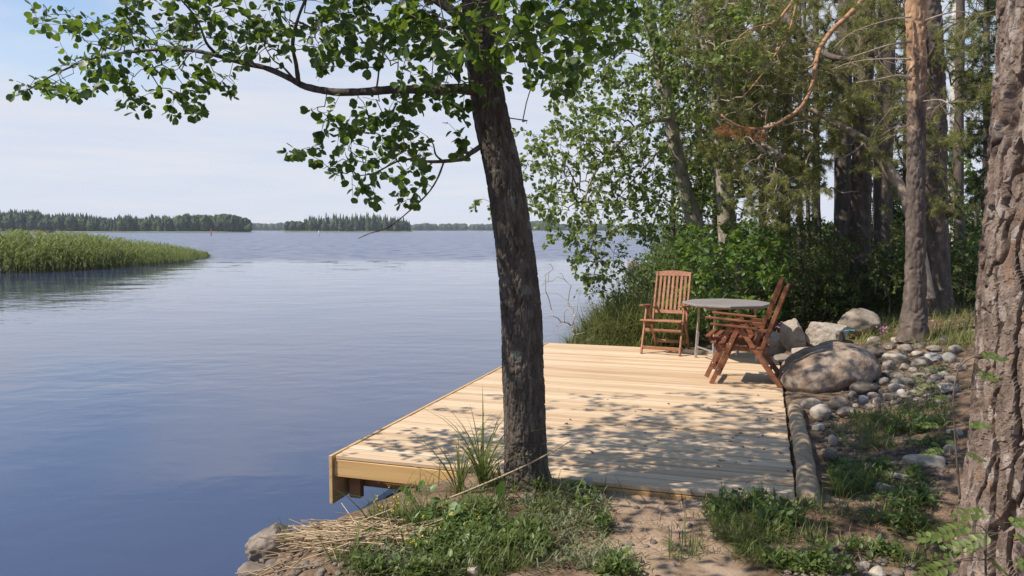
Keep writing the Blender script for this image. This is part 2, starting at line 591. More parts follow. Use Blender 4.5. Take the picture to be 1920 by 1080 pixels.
def wood(name, c0, c1, c2, axis, gscale, rough, knots=True, obj_rand=0.2, rings=False):
    """sawn or stained wood: grain drawn out along the local axis, each piece with its own offset and tone"""
    m, n = newmat(name)
    tc = N(n, 'ShaderNodeTexCoord')
    oi = N(n, 'ShaderNodeObjectInfo')
    off = N(n, 'ShaderNodeVectorMath', {0: oi.outputs['Random'], 1: (137.0, 91.0, 53.0)}, operation='MULTIPLY')
    ad = N(n, 'ShaderNodeVectorMath', {0: tc.outputs['Object'], 1: off.outputs[0]}, operation='ADD')
    st = [1.0, 1.0, 1.0]
    st[axis] = 0.06
    mp = N(n, 'ShaderNodeMapping', {0: ad.outputs[0], 'Scale': st})
    g = N(n, 'ShaderNodeTexNoise', {'Vector': mp.outputs[0], 'Scale': gscale, 'Detail': 6, 'Roughness': 0.6, 'Distortion': 0.6})
    s = N(n, 'ShaderNodeMath', {0: oi.outputs['Random'], 1: -0.5}, operation='ADD')
    s = N(n, 'ShaderNodeMath', {0: s.outputs[0], 1: obj_rand, 2: g.outputs[0]}, operation='MULTIPLY_ADD')
    c = ramp(n, s.outputs[0], [(0.25, c0), (0.5, c1), (0.78, c2)])
    if knots:
        st2 = [1.0, 1.0, 1.0]
        st2[axis] = 0.55
        mk = N(n, 'ShaderNodeMapping', {0: ad.outputs[0], 'Scale': st2})
        v = N(n, 'ShaderNodeTexVoronoi', {'Vector': mk.outputs[0], 'Scale': 3.6, 'Randomness': 1.0})
        r = N(n, 'ShaderNodeMapRange', {0: v.outputs['Distance'], 1: 0.045, 2: 0.085, 3: 0.75, 4: 0.0})
        c = mixc(n, r.outputs[0], c, tuple(x * 0.35 for x in c0))
    g2 = N(n, 'ShaderNodeTexNoise', {'Vector': mp.outputs[0], 'Scale': gscale * 4, 'Detail': 4})
    bp = N(n, 'ShaderNodeBump', {'Strength': 0.25, 'Distance': 0.004, 'Height': g2.outputs[0]})
    p = N(n, 'ShaderNodeBsdfPrincipled', {'Base Color': c, 'Roughness': rough, 'Normal': bp.outputs[0], 'Specular IOR Level': 0.3})
    surf(n, p.outputs[0])
    return m


M['deck'] = wood('deck_wood', (0.42, 0.285, 0.17), (0.55, 0.405, 0.265), (0.66, 0.525, 0.375), 0, 16, 0.62, True, 0.34)
M['deck_side'] = wood('deck_side_wood', (0.40, 0.25, 0.105), (0.52, 0.34, 0.15), (0.62, 0.43, 0.22), 1, 14, 0.6)
M['deck_front'] = wood('deck_front_wood', (0.46, 0.27, 0.10), (0.60, 0.38, 0.16), (0.70, 0.48, 0.24), 0, 12, 0.6)
M['beam'] = wood('beam_wood', (0.14, 0.065, 0.03), (0.24, 0.115, 0.05), (0.33, 0.17, 0.08), 0, 12, 0.7)
M['chair'] = wood('stained_wood', (0.21, 0.095, 0.052), (0.34, 0.160, 0.090), (0.44, 0.235, 0.145), 1, 26, 0.42, False, 0.2)
M['chair_dark'] = wood('dark_stained_wood', (0.115, 0.043, 0.022), (0.21, 0.083, 0.043), (0.30, 0.135, 0.073), 1, 26, 0.40, False, 0.2)
M['table'] = wood('grey_wood', (0.15, 0.135, 0.13), (0.215, 0.195, 0.19), (0.29, 0.265, 0.255), 0, 18, 0.6, False, 0.1)
M['log'] = wood('peeled_log', (0.17, 0.125, 0.082), (0.32, 0.24, 0.155), (0.45, 0.35, 0.235), 1, 22, 0.8, True, 0.0)

# ------------------------------------------------------------------ the deck's own frame
P0 = G(622, 853)[:2]
_far = G(1025, 643)[:2]
DV = (_far - P0) / np.linalg.norm(_far - P0)
DU = np.array([DV[1], -DV[0]])
DL = 6.1
DW = float((G(1476, 800)[:2] - P0) @ DU)
DA = math.atan2(DU[1], DU[0])
WZ = -0.50


def duv(u, v, z=0.0):
    q = P0 + DU * u + DV * v
    return np.array([q[0], q[1], z])


def to_uv(x, y):
    return (x - P0[0]) * DU[0] + (y - P0[1]) * DU[1], (x - P0[0]) * DV[0] + (y - P0[1]) * DV[1]


# ------------------------------------------------------------------ ground
SH_Y = np.array([-30, -5, 1.5, 3.2, 4.0, 4.6, 5.0, 5.4, 5.9, 6.6, 8.0, 10.0, 11.2, 12.0, 12.8, 14.0, 18.0, 25.0, 33.0, 38.0, 41.0, 44.0, 47.0, 50.0])
SH_X = np.array([-9, -3.4, -2.0, -1.9, -1.75, -1.72, -1.45, -0.95, -0.3, 0.4, 1.5, 2.4, 2.0, 1.05, 0.75, 1.4, 2.5, 4.3, 5.4, 5.9, 6.6, 12.0, 30.0, 60.0])
PATH_Y = np.array([-2, 3.0, 3.6, 4.2, 4.8, 5.3])
PATH_X = np.array([0.5, 0.70, 0.78, 0.80, 0.98, 1.15])


def land_d(x, y):
    return x - np.interp(y, SH_Y, SH_X)


def gz(x, y):
    x = np.asarray(x, float)
    y = np.asarray(y, float)
    d = land_d(x, y)
    fall = np.clip((y - 47) / 6, 0, 1)
    d = d * (1 - fall) - 6 * fall
    d = np.minimum(d, 70 - x)
    z = -2.6 + 1.9 * sstep(-7, -0.42, d) + 0.665 * sstep(-0.42, 0.85, d)
    u, v = to_uv(x, y)
    z = z + 0.42 * sstep(DW + 0.15, DW + 2.8, u) * sstep(-3.5, 1.5, v) * sstep(-0.2, 1.2, d)
    z = z + 0.35 * sstep(7, 16, x) * sstep(0, 3, d)
    z = z + 0.07 * np.exp(-((x - 0.12)**2 + (y - 4.98)**2) / 0.16)
    n = 0.055 * fbm(np.stack([x * 1.3, y * 1.3, 0 * x], -1).reshape(-1, 3), 4, 5).reshape(x.shape)
    n = n + 0.02 * fbm(np.stack([x * 7, y * 7, 0 * x], -1).reshape(-1, 3), 3, 9).reshape(x.shape)
    z = z + n * sstep(-1.0, 0.3, d)
    under = sstep(-0.05, 0.12, u) * sstep(DW + 0.05, DW - 0.1, u) * sstep(0.02, 0.2, v) * sstep(DL + 0.1, DL - 0.1, v)
    z = np.where(under > 0, np.minimum(z, z * (1 - under) + np.minimum(z, -0.17) * under), z)
    return z


def PV(px, py, Y):
    """points at ground distance Y along the rays of many pixels"""
    px, py, Y = np.broadcast_arrays(np.asarray(px, float), np.asarray(py, float), np.asarray(Y, float))
    a, b = (px - CX) / FOC, (CY - py) / FOC
    c, s = math.cos(PITCH), math.sin(PITCH)
    dy = b * s + c
    return np.stack([a * Y / dy, Y, EYE + (b * c - s) * Y / dy], -1)


def on_ground(px, py):
    """the points of the ground seen at pixels of the photograph"""
    px, py = np.atleast_1d(px).astype(float), np.atleast_1d(py).astype(float)
    a, b = (px - CX) / FOC, (CY - py) / FOC
    c, s = math.cos(PITCH), math.sin(PITCH)
    dy, dz = b * s + c, b * c - s
    z = np.full(px.shape, -0.05)
    for _ in range(7):
        t = (z - EYE) / dz
        z = 0.5 * z + 0.5 * np.clip(gz(a * t, dy * t), WZ, 1.2)
    t = (z - EYE) / dz
    q = np.stack([a * t, dy * t, 0 * t], -1)
    q[:, 2] = gz(q[:, 0], q[:, 1])
    return q


def axis_steps(lo, hi, fine, far, grow=1.18):
    a = list(np.arange(lo, hi + fine / 2, fine))
    s = fine
    while a[-1] < far:
        s *= grow
        a.append(a[-1] + s)
    s = fine
    b = []
    x = lo
    while x > -far:
        s *= grow
        x -= s
        b.append(x)
    return np.array(b[::-1] + a)


gx, gy = axis_steps(-2.6, 5.6, 0.035, 2600), axis_steps(2.4, 12.5, 0.04, 2600)
X, Y = np.meshgrid(gx, gy)
Z = gz(X, Y)
mb = MB()
ny, nx = X.shape
i = np.arange(ny - 1)[:, None] * nx + np.arange(nx - 1)[None, :]
mb.addq(np.stack([X, Y, Z], -1).reshape(-1, 3), np.stack([i, i + 1, i + nx + 1, i + nx], -1).reshape(-1, 4))
gm = mb.mesh('ground')
pd = np.abs(X - np.interp(Y, PATH_Y, PATH_X)) + 0.25 * fbm(np.stack([X * 2.2, Y * 2.2, 0 * X], -1).reshape(-1, 3), 4, 3).reshape(X.shape)
at = gm.attributes.new('sand', 'FLOAT', 'POINT')
at.data.foreach_set('value', (sstep(0.52, 0.22, pd) * sstep(7.0, 5.5, Y)).astype(np.float32).ravel())

m, n = newmat('ground')
tc = N(n, 'ShaderNodeTexCoord')
a1 = N(n, 'ShaderNodeTexNoise', {'Vector': tc.outputs['Object'], 'Scale': 2.6, 'Detail': 8, 'Roughness': 0.65})
soil = ramp(n, a1.outputs[0], [(0.28, (0.075, 0.052, 0.034)), (0.48, (0.165, 0.115, 0.078)), (0.66, (0.30, 0.22, 0.16))])
a2 = N(n, 'ShaderNodeTexNoise', {'Vector': tc.outputs['Object'], 'Scale': 34, 'Detail': 6, 'Roughness': 0.7})
lit = ramp(n, a2.outputs[0], [(0.35, (0.55, 0.5, 0.45)), (0.55, (1.0, 1.0, 1.0)), (0.75, (1.35, 1.25, 1.15))])
soil = mixc(n, 1.0, soil, lit, 'MULTIPLY')
a3 = N(n, 'ShaderNodeTexNoise', {'Vector': tc.outputs['Object'], 'Scale': 5, 'Detail': 7, 'Roughness': 0.6})
sand = ramp(n, a3.outputs[0], [(0.3, (0.22, 0.152, 0.10)), (0.5, (0.335, 0.245, 0.172)), (0.7, (0.43, 0.33, 0.245))])
att = N(n, 'ShaderNodeAttribute', attribute_name='sand')
c = mixc(n, att.outputs['Fac'], soil, sand)
hb = N(n, 'ShaderNodeTexNoise', {'Vector': tc.outputs['Object'], 'Scale': 28, 'Detail': 9, 'Roughness': 0.7})
bp = N(n, 'ShaderNodeBump', {'Strength': 0.55, 'Distance': 0.03, 'Height': hb.outputs[0]})
p = N(n, 'ShaderNodeBsdfPrincipled', {'Base Color': c, 'Roughness': 0.95, 'Normal': bp.outputs[0], 'Specular IOR Level': 0.15})
surf(n, p.outputs[0])
obj('ground', gm, m, kind='structure')

# ------------------------------------------------------------------ water
m, n = newmat('lake_water')
tc = N(n, 'ShaderNodeTexCoord')
sp = N(n, 'ShaderNodeSeparateXYZ', {0: tc.outputs['Object']})
# the wind reaches the open lake: choppy beyond about 65 m, calm in the lee of the shore
bn = N(n, 'ShaderNodeTexNoise', {'Vector': N(n, 'ShaderNodeMapping', {0: tc.outputs['Object'], 'Scale': (0.010, 0.03, 1)}).outputs[0], 'Scale': 1.0, 'Detail': 4})
by = N(n, 'ShaderNodeMath', {0: bn.outputs[0], 1: 60.0, 2: sp.outputs[1]}, operation='MULTIPLY_ADD')
chop = N(n, 'ShaderNodeMapRange', {0: by.outputs[0], 1: 78.0, 2: 100.0}, interpolation_type='SMOOTHSTEP')
cm = N(n, 'ShaderNodeMapping', {0: tc.outputs['Object'], 'Scale': (0.75, 1.15, 1), 'Rotation': (0, 0, 0.25)})
calm = N(n, 'ShaderNodeTexNoise', {'Vector': cm.outputs[0], 'Scale': 2.2, 'Detail': 3, 'Roughness': 0.45, 'Distortion': 0.3})
calm2 = N(n, 'ShaderNodeTexNoise', {'Vector': cm.outputs[0], 'Scale': 0.5, 'Detail': 2, 'Roughness': 0.4})
patch = N(n, 'ShaderNodeTexNoise', {'Vector': N(n, 'ShaderNodeMapping', {0: tc.outputs['Object'], 'Scale': (0.05, 0.16, 1)}).outputs[0], 'Scale': 1.0, 'Detail': 3})
pr = N(n, 'ShaderNodeMapRange', {0: patch.outputs[0], 1: 0.42, 2: 0.62, 3: 0.35, 4: 0.95})
wm = N(n, 'ShaderNodeMapping', {0: tc.outputs['Object'], 'Scale': (0.55, 1.0, 1), 'Rotation': (0, 0, 0.2)})
wave = N(n, 'ShaderNodeTexNoise', {'Vector': wm.outputs[0], 'Scale': 0.9, 'Detail': 6, 'Roughness': 0.6, 'Distortion': 0.2})
b0 = N(n, 'ShaderNodeBump', {'Strength': pr.outputs[0], 'Distance': 0.014, 'Height': calm.outputs[0]})
b1 = N(n, 'ShaderNodeBump', {'Strength': 1.0, 'Distance': 0.02, 'Height': calm2.outputs[0], 'Normal': b0.outputs[0]})
# far waves: slopes taken straight from noise, so that they do not fade out with distance
wv = N(n, 'ShaderNodeVectorMath', {0: wave.outputs['Color'], 1: (0.5, 0.5, 0.5)}, operation='SUBTRACT')
mid = N(n, 'ShaderNodeMapRange', {0: sp.outputs[1], 1: 10.0, 2: 45.0, 3: 0.0, 4: 0.10})
amp = N(n, 'ShaderNodeMath', {0: chop.outputs[0], 1: 1.25, 2: mid.outputs[0]}, operation='MULTIPLY_ADD')
ws = N(n, 'ShaderNodeVectorMath', {0: wv.outputs[0], 'Scale': amp.outputs[0]}, operation='SCALE')
wf = N(n, 'ShaderNodeVectorMath', {0: ws.outputs[0], 1: (1, 1, 0)}, operation='MULTIPLY')
wa = N(n, 'ShaderNodeVectorMath', {0: wf.outputs[0], 1: b1.outputs[0]}, operation='ADD')
wn_ = N(n, 'ShaderNodeVectorMath', {0: wa.outputs[0]}, operation='NORMALIZE')
ro = N(n, 'ShaderNodeMapRange', {0: chop.outputs[0], 3: 0.03, 4: 0.22})
p = N(n, 'ShaderNodeBsdfPrincipled', {'Base Color': (0.046, 0.063, 0.125, 1), 'Roughness': ro.outputs[0], 'IOR': 1.37, 'Normal': wn_.outputs[0], 'Specular IOR Level': 0.5})
surf(n, p.outputs[0])
mb = MB()
wx, wy = axis_steps(-40, 40, 8, 2590, 1.5), axis_steps(-8, 80, 8, 2590, 1.5)
X, Y = np.meshgrid(wx, wy)
ny, nx = X.shape
i = np.arange(ny - 1)[:, None] * nx + np.arange(nx - 1)[None, :]
mb.addq(np.stack([X, Y, 0 * X + WZ], -1).reshape(-1, 3), np.stack([i, i + 1, i + nx + 1, i + nx], -1).reshape(-1, 4))
mb.build('water', m, kind='structure')

# ------------------------------------------------------------------ deck
deck = thing('deck', 'new pale pine plank deck reaching over the lake, table and chairs on its far end', 'deck', (P0[0], P0[1], 0), DA)
NB = 61
pitch = DL / NB
meshes = []
for k in range(4):
    mb = MB()
    V = cbox((DW / 2 - 0.015, pitch / 2 - 0.0066, 0.014), 0.003)
    V[:, 0] += DW / 2 + 0.016
    mb.add(V, CB_F)
    me = mb.mesh('deck_board', False)
    me.materials.append(M['deck'])
    meshes.append(me)
for k in range(NB):
    o = obj('deck_board', meshes[k % 4], None, deck)
    o.location = (R.uniform(-0.006, 0.004) if k else 0, pitch * (k + 0.5), -0.014 + R.uniform(-0.0012, 0.0012))
    o.rotation_euler = (0, R.uniform(-0.0006, 0.0006), R.uniform(-0.0007, 0.0007))
mb = MB()
box(mb, (0.0, DL / 2, -0.185), (0.028, DL + 0.04, 0.37), 0.003)
mb.build('side_board', M['deck_side'], deck, smooth=False)
mb = MB()
box(mb, (DW / 2 + 0.018, 0.018, -0.098), (DW, 0.034, 0.128), 0.003)
mb.build('front_board', M['deck_front'], deck, smooth=False)
mb = MB()
box(mb, (DW / 2 + 0.1, 0.22, -0.20), (DW - 0.1, 0.048, 0.17), 0.003)
mb.build('beam', M['beam'], deck, smooth=False)
mb = MB()
box(mb, (0.115, 0.16, -0.212), (0.095, 0.06, 0.30), 0.004)
mb.build('post', M['beam'], deck, smooth=False)
for vv in (2.2, 4.2, 5.9):
    mb = MB()
    box(mb, (DW / 2 + 0.1, vv, -0.12), (DW - 0.1, 0.048, 0.17), 0.003)
    mb.build('beam', M['beam'], deck, smooth=False)
for vv in (2.2, 4.2, 5.9):
    mb = MB()
    box(mb, (0.115, vv + 0.06, -0.9), (0.095, 0.07, 1.7), 0.004)
    mb.build('post', M['beam'], deck, smooth=False)
smb = MB()
tube(smb, [(0, 0, 0), (0, 0, 0.0016)], [0.004, 0.0035], 8, 2)
sme = smb.mesh('screw')
sme.materials.append(M['dark_iron'])
for (u, z) in ((0.045, -0.055), (0.045, -0.14)):
    o = obj('screw', sme, None, deck)
    o.location = (u, 0.0012, z)
    o.rotation_euler = (math.pi / 2, 0, 0)

# the round log along the landward edge
lg = thing('edge_log', 'peeled round log lying along the landward edge of the deck', 'log')
pts = [duv(DW + 0.085, 2.75, 0.0), duv(DW + 0.085, 1.9, 0.01), duv(DW + 0.09, 1.2, 0.005), duv(DW + 0.085, 0.5, 0.0), duv(DW + 0.08, -0.05, -0.02)]
mb = MB()
tube(mb, [p - pts[2] for p in pts], [0.060, 0.064, 0.066, 0.070, 0.066], 40, 200,
     disp=lambda q: 0.010 * fbm(q * np.array([16, 16, 5]), 4, 8) + 0.004 * np.sin(q[:, 2] * 9 + 5 * fbm(q * 3, 2, 4)))
lg.location = tuple(pts[2])
o = mb.build('stem', M['log'], lg)

# ------------------------------------------------------------------ folding armchairs
def chair(name, label, loc, heading, mk='chair', tiltback=1.0, group='folding wooden garden armchairs on the deck'):
    """local frame: +y is where the sitter looks, x to the side"""
    t = thing(name, label, 'chair', loc, math.atan2(heading[1], heading[0]) - math.pi / 2, group)
    mt = M[mk]
    w = 0.262
    mb = MB()

    def one(nm, f, parent=t):
        q = MB()
        f(q)
        return q.build(nm, mt, parent, smooth=False)
    for s in (-1, 1):
        one('front_leg', lambda q: bar(q, (s * w, 0.315, 0.0), (s * w, 0.045, 0.625), 0.024, 0.05, (0, 1, 0)))
        one('rear_leg', lambda q: bar(q, (s * (w - 0.026), -0.41, 0.0), (s * (w - 0.026), 0.02, 0.615), 0.024, 0.05, (0, 1, 0)))
        one('armrest', lambda q: bar(q, (s * (w + 0.004), 0.335, 0.662), (s * (w + 0.004), -0.16, 0.628), 0.056, 0.024, (0, 0, 1), 0.006))
        one('seat_rail', lambda q: bar(q, (s * 0.222, 0.30, 0.425), (s * 0.222, -0.255, 0.375), 0.022, 0.045, (0, 0, 1)))
        br = one('back_post', lambda q: bar(q, (s * 0.236, -0.17, 0.31), (s * 0.236, -0.44, 1.085), 0.026, 0.042, (0, 1, 0)))
        for (yy, zz) in ((0.245, 0.16), (0.12, 0.45)):
            q = MB()
            tube(q, [(s * (w + 0.011), yy, zz), (s * (w + 0.0165), yy, zz)], [0.0075, 0.006], 10, 2)
            q.build('bolt', M['steel'], t)
    sl = np.linspace(0.30, -0.19, 7)
    for k, yy in enumerate(sl):
        zz = 0.425 + (yy - 0.30) * 0.09 + 0.034
        one('seat_slat', lambda q: box(q, (0, yy, zz), (0.515 if k else 0.565, 0.058, 0.02), 0.004))
    ax = np.array([0, -0.27, 0.775])
    ax = ax / np.linalg.norm(ax)

    def along(d):
        return np.array([0, -0.17, 0.31]) + ax * d
    top, low = along(0.805), along(0.235)
    # arched top rail
    q = MB()
    xs = np.linspace(-0.225, 0.225, 9)
    nrm = np.array([0, ax[2], -ax[1]])
    V = []
    for x in xs:
        h = 0.022 * (1 - (x / 0.225)**2)
        for (a, b) in ((-0.045, -0.011), (0.012 + h, -0.011), (0.012 + h, 0.011), (-0.045, 0.011)):
            V.append(top + np.array([x, 0, 0]) + ax * a + nrm * b)
    F = [[4 * k + a, 4 * k + (a + 1) % 4, 4 * k + 4 + (a + 1) % 4, 4 * k + 4 + a] for k in range(8) for a in range(4)] + [[0, 1, 2, 3], [35, 34, 33, 32]]
    q.add(V, F)
    q.build('top_rail', mt, t, smooth=False)
    one('back_rail', lambda q: bar(q, low - [0.225, 0, 0], low + [0.225, 0, 0], 0.05, 0.022, nrm))
    for x in np.linspace(-0.178, 0.178, 7):
        one('back_slat', lambda q: bar(q, low + ax * 0.024 + [x, 0, 0], top - ax * 0.043 + [x, 0, 0], 0.034, 0.013, nrm))
    one('front_stretcher', lambda q: bar(q, (-w + 0.01, 0.285, 0.085), (w - 0.01, 0.285, 0.085), 0.022, 0.045, (0, 0, 1)))
    one('middle_stretcher', lambda q: bar(q, (-w + 0.01, 0.182, 0.315), (w - 0.01, 0.182, 0.315), 0.022, 0.045, (0, 0, 1)))
    one('rear_stretcher', lambda q: bar(q, (-w + 0.036, -0.345, 0.10), (w - 0.036, -0.345, 0.10), 0.022, 0.045, (0, 0, 1)))
    for s in (-1, 1):
        one('arm_bracket', lambda q: bar(q, (s * 0.206, -0.12, 0.60), (s * 0.206, -0.31, 0.60), 0.02, 0.035, (0, 0, 1)))
    return t


h1 = np.array([-0.42, -0.91])
c1 = 0.5 * (G(1228, 665)[:2] + G(1266, 653)[:2]) + np.array([0.0, -0.02])
chair('folding_armchair', 'upright slat-backed wooden armchair facing the viewer at the far edge of the deck', (c1[0], c1[1], 0), h1)
nf, nr = G(1334, 719)[:2], G(1463, 729)[:2]
h2 = (nf - nr) / np.linalg.norm(nf - nr)
h2 = np.array([-0.925, 0.38])
side = np.array([-h2[1], h2[0]])
if side[1] < 0:
    side = -side
c2 = 0.5 * (nf + nr) + side * 0.262 + h2 * 0.045
chair('folding_armchair', 'side-on red-brown armchair beside the big boulder, lower of the two nested', (c2[0], c2[1], 0), h2, 'chair_dark')
c3 = c2 + side * 0.045 - h2 * -0.06
chair('folding_armchair', 'side-on red-brown armchair beside the big boulder, upper of the two nested', (c3[0], c3[1], 0.065), h2, 'chair_dark')

# ------------------------------------------------------------------ garden table
tcx = P(1363, 568, 9.95)
tb = thing('garden_table', 'grey octagonal folding table between the chairs on the deck', 'table', (tcx[0], tcx[1], 0), 0.2)
mb = MB()
r = 0.565
angs = [math.pi / 8 + k * math.pi / 4 for k in range(8)]
V = []
for (rr, z) in ((r - 0.006, 0.722), (r, 0.728), (r, 0.745), (r - 0.008, 0.752)):
    V += [(rr * math.cos(a), rr * math.sin(a), z) for a in angs]
F = [[8 * l + k, 8 * l + (k + 1) % 8, 8 * l + 8 + (k + 1) % 8, 8 * l + 8 + k] for l in range(3) for k in range(8)] + [list(range(8))[::-1], list(range(24, 32))]
mb.add(V, F)
mb.build('tabletop', M['table'], tb, smooth=False)
mb = MB()
for s in (-1, 1):
    bar(mb, (-0.40, s * 0.22, 0.70), (0.40, s * 0.22, 0.70), 0.03, 0.035)
    bar(mb, (s * 0.30, -0.24, 0.694), (s * 0.30, 0.24, 0.694), 0.03, 0.03)
mb.build('apron', M['dead_wood'], tb, smooth=False)
for sx in (-1, 1):
    for sy in (-1, 1):
        mb = MB()
        bar(mb, (sx * 0.30, sy * 0.26, 0.0), (sx * 0.285, sy * 0.24, 0.35), 0.036, 0.028, (0, 1, 0))
        l = mb.build('leg', M['steel'], tb, smooth=False)
        mb = MB()
        bar(mb, (sx * 0.287, sy * 0.24, 0.34), (sx * 0.275, sy * 0.225, 0.70), 0.026, 0.022, (0, 1, 0))
        mb.build('leg_tube', M['dead_wood'], l, smooth=False)
    mb = MB()
    bar(mb, (sx * 0.296, -0.25, 0.15), (sx * 0.296, 0.25, 0.15), 0.02, 0.02)
    mb.build('stretcher', M['steel'], tb, smooth=False)

# ------------------------------------------------------------------ leaf, needle and blade templates
def rnd(n, s=1.0):
    return R.normal(0, s, (n, 3))


LEAF_R = (np.array([(0, 0, 0), (.24, .10, .05), (.44, .38, .10), (.46, .68, .10), (.30, .93, .05), (0, .88, 0),
                    (-.24, .10, .05), (-.44, .38, .10), (-.46, .68, .10), (-.30, .93, .05)], float),
          [[0, 1, 2, 3, 4, 5], [0, 5, 9, 8, 7, 6]])
def curled(T, k, s):
    V = T[0].copy()
    V[:, 2] += k * (V[:, 1] - 0.2)**2 + s * V[:, 0] * V[:, 1]
    return V, T[1]


LEAF_S = (np.array([(0, 0, 0), (.27, .30, .07), (.25, .62, .05), (0, 1, -.04), (-.27, .30, .07), (-.25, .62, .05)], float),
          [[0, 1, 2, 3], [0, 3, 5, 4]])
LEAF_W = (np.array([(0, 0, 0), (.36, .30, .09), (.32, .66, .07), (0, 1, -.08), (-.36, .30, .09), (-.32, .66, .07)], float),
          [[0, 1, 2, 3], [0, 3, 5, 4]])
LEAF_N = (np.array([(0, 0, 0), (.09, .45, .02), (0, 1, -.10), (-.09, .45, .02)], float), [[0, 1, 2, 3]])


def tuft(k, w, seed, spread=0.8, fwd=0.75):
    g = np.random.default_rng(seed)
    V, F = [], []
    for i in range(k):
        d = np.array([g.normal(0, spread), abs(g.normal(fwd, 0.3)), g.normal(0, spread)])
        d /= np.linalg.norm(d)
        d *= g.uniform(0.6, 1.0)
        s = np.cross(d, g.normal(0, 1, 3))
        s = s / np.linalg.norm(s) * w
        b = np.array([0, g.uniform(-0.5, 0.3), 0])
        V += [b - s, b + s, b + d]
        F.append([3 * i, 3 * i + 1, 3 * i + 2])
    return np.array(V), F


TUFT_P = [tuft(11, 0.030, k) for k in range(4)]
TUFT_S = [tuft(9, 0.055, 20 + k, 0.7, 0.8) for k in range(4)]


def blade(curve, w=0.03, seg=3):
    t = np.linspace(0, 1, seg + 1)
    V, F = [], []
    for a in t[:-1]:
        ww = w * (1 - a**1.6) * (0.6 + 0.4 * min(1, a * 4))
        V += [(-ww, a - 0.35 * curve * a**3, curve * a**2), (ww, a - 0.35 * curve * a**3, curve * a**2)]
    V.append((0, 1 - 0.35 * curve, curve))
    for k in range(seg - 1):
        F.append([2 * k, 2 * k + 1, 2 * k + 3, 2 * k + 2])
    F.append([2 * seg - 2, 2 * seg - 1, 2 * seg])
    return np.array(V, float), F


BL = [blade(c, 0.022) for c in (0.1, 0.3, 0.5, 0.8, 1.1)]


def dirs(n, tilt):
    """mostly upright directions leaning by a random tilt"""
    a = R.uniform(0, 2 * math.pi, n)
    t = np.abs(R.normal(0, tilt, n))
    return np.stack([np.sin(t) * np.cos(a), np.sin(t) * np.sin(a), np.cos(t)], -1), np.stack([np.cos(a), np.sin(a), 0.15 + 0 * a], -1)


def put_blades(mb, pos, h, tilt=0.35, wide=1.0):
    n = len(pos)
    k = R.integers(0, len(BL), n)
    y, z = dirs(n, tilt)
    h = np.broadcast_to(h, (n,))
    for j in range(len(BL)):
        q = k == j
        scatter(mb, *BL[j], pos[q], y[q], z[q], h[q], np.full(q.sum(), wide) * R.uniform(0.7, 1.3, q.sum()))


def put_leaves(mb, T, pos, size, out=0.9, up=0.5):
    """leaves of low plants: each plant centre gets leaves leaning outward"""
    n = len(pos)
    a = R.uniform(0, 2 * math.pi, n)
    e = R.uniform(0.1, 1.2, n)
    y = np.stack([np.cos(a) * np.cos(e), np.sin(a) * np.cos(e), np.sin(e)], -1)
    z = np.stack([-np.cos(a) * np.sin(e), -np.sin(a) * np.sin(e), np.cos(e)], -1) + rnd(n, 0.25)
    scatter(mb, *T, pos, y, z, size)


# ------------------------------------------------------------------ trees: twigs grown to reach points spread through the crown
def blobs(L, grow=1.0, clump=0, cs=0.14):
    """points spread through ellipses of the photograph; clump > 0 gathers them in sprays of that many"""
    A = []
    for (px, py, rx, ry, Y, dY, n) in L:
        n = int(n * grow / max(1, clump)) + 1
        a = R.uniform(0, 2 * math.pi, n)
        r = np.sqrt(R.uniform(0, 1, n))
        A.append(PV(px + rx * r * np.cos(a), py + ry * r * np.sin(a), np.clip(Y + R.normal(0, dY, n), Y - 1.8 * dY, Y + 1.8 * dY)))
    A = np.concatenate(A)
    if clump:
        A = np.repeat(A, clump, 0)
        A = A + rnd(len(A)) * np.array([cs, cs, cs * 0.6])
    return A


def cloud(c, rad, n):
    d = rnd(n)
    d /= np.linalg.norm(d, axis=1)[:, None]
    return np.asarray(c) + d * (R.uniform(0.15, 1, n)**0.5)[:, None] * np.asarray(rad)


def grow(base, att, step=0.14, droop=0.10, wig=0.025):
    base = np.asarray(base, float)
    cap = len(base) + len(att) * 40
    Pn = np.zeros((cap, 3))
    par = np.full(cap, -1, int)
    n = len(base)
    nb = n
    Pn[:n] = base
    dm = np.min(np.linalg.norm(att[:, None, :] - base[None, ::max(1, len(base) // 60), :], axis=2), axis=1)
    for a in att[np.argsort(dm)]:
        d2 = ((Pn[:n] - a)**2).sum(1)
        i = int(np.argmin(d2))
        d = math.sqrt(d2[i])
        if d < 0.02:
            continue
        m = min(30, max(2, int(d / step)))
        if n + m >= cap:
            break
        t = (np.arange(1, m + 1) / m)[:, None]
        p = Pn[i] + (a - Pn[i]) * t
        p[:, 2] += droop * d * np.sin(math.pi * t[:, 0])
        p[:-1] += R.normal(0, wig * min(1.5, d), (m - 1, 3))
        Pn[n:n + m] = p
        par[n] = i
        par[n + 1:n + m] = np.arange(n, n + m - 1)
        n += m
    Pn, par = Pn[:n], par[:n]
    cnt = np.zeros(n)
    isp = np.zeros(n, bool)
    isp[par[par >= 0]] = True
    cnt[~isp] = 1
    for k in range(n - 1, nb - 1, -1):
        cnt[par[k]] += cnt[k]
    return Pn, par, cnt, nb


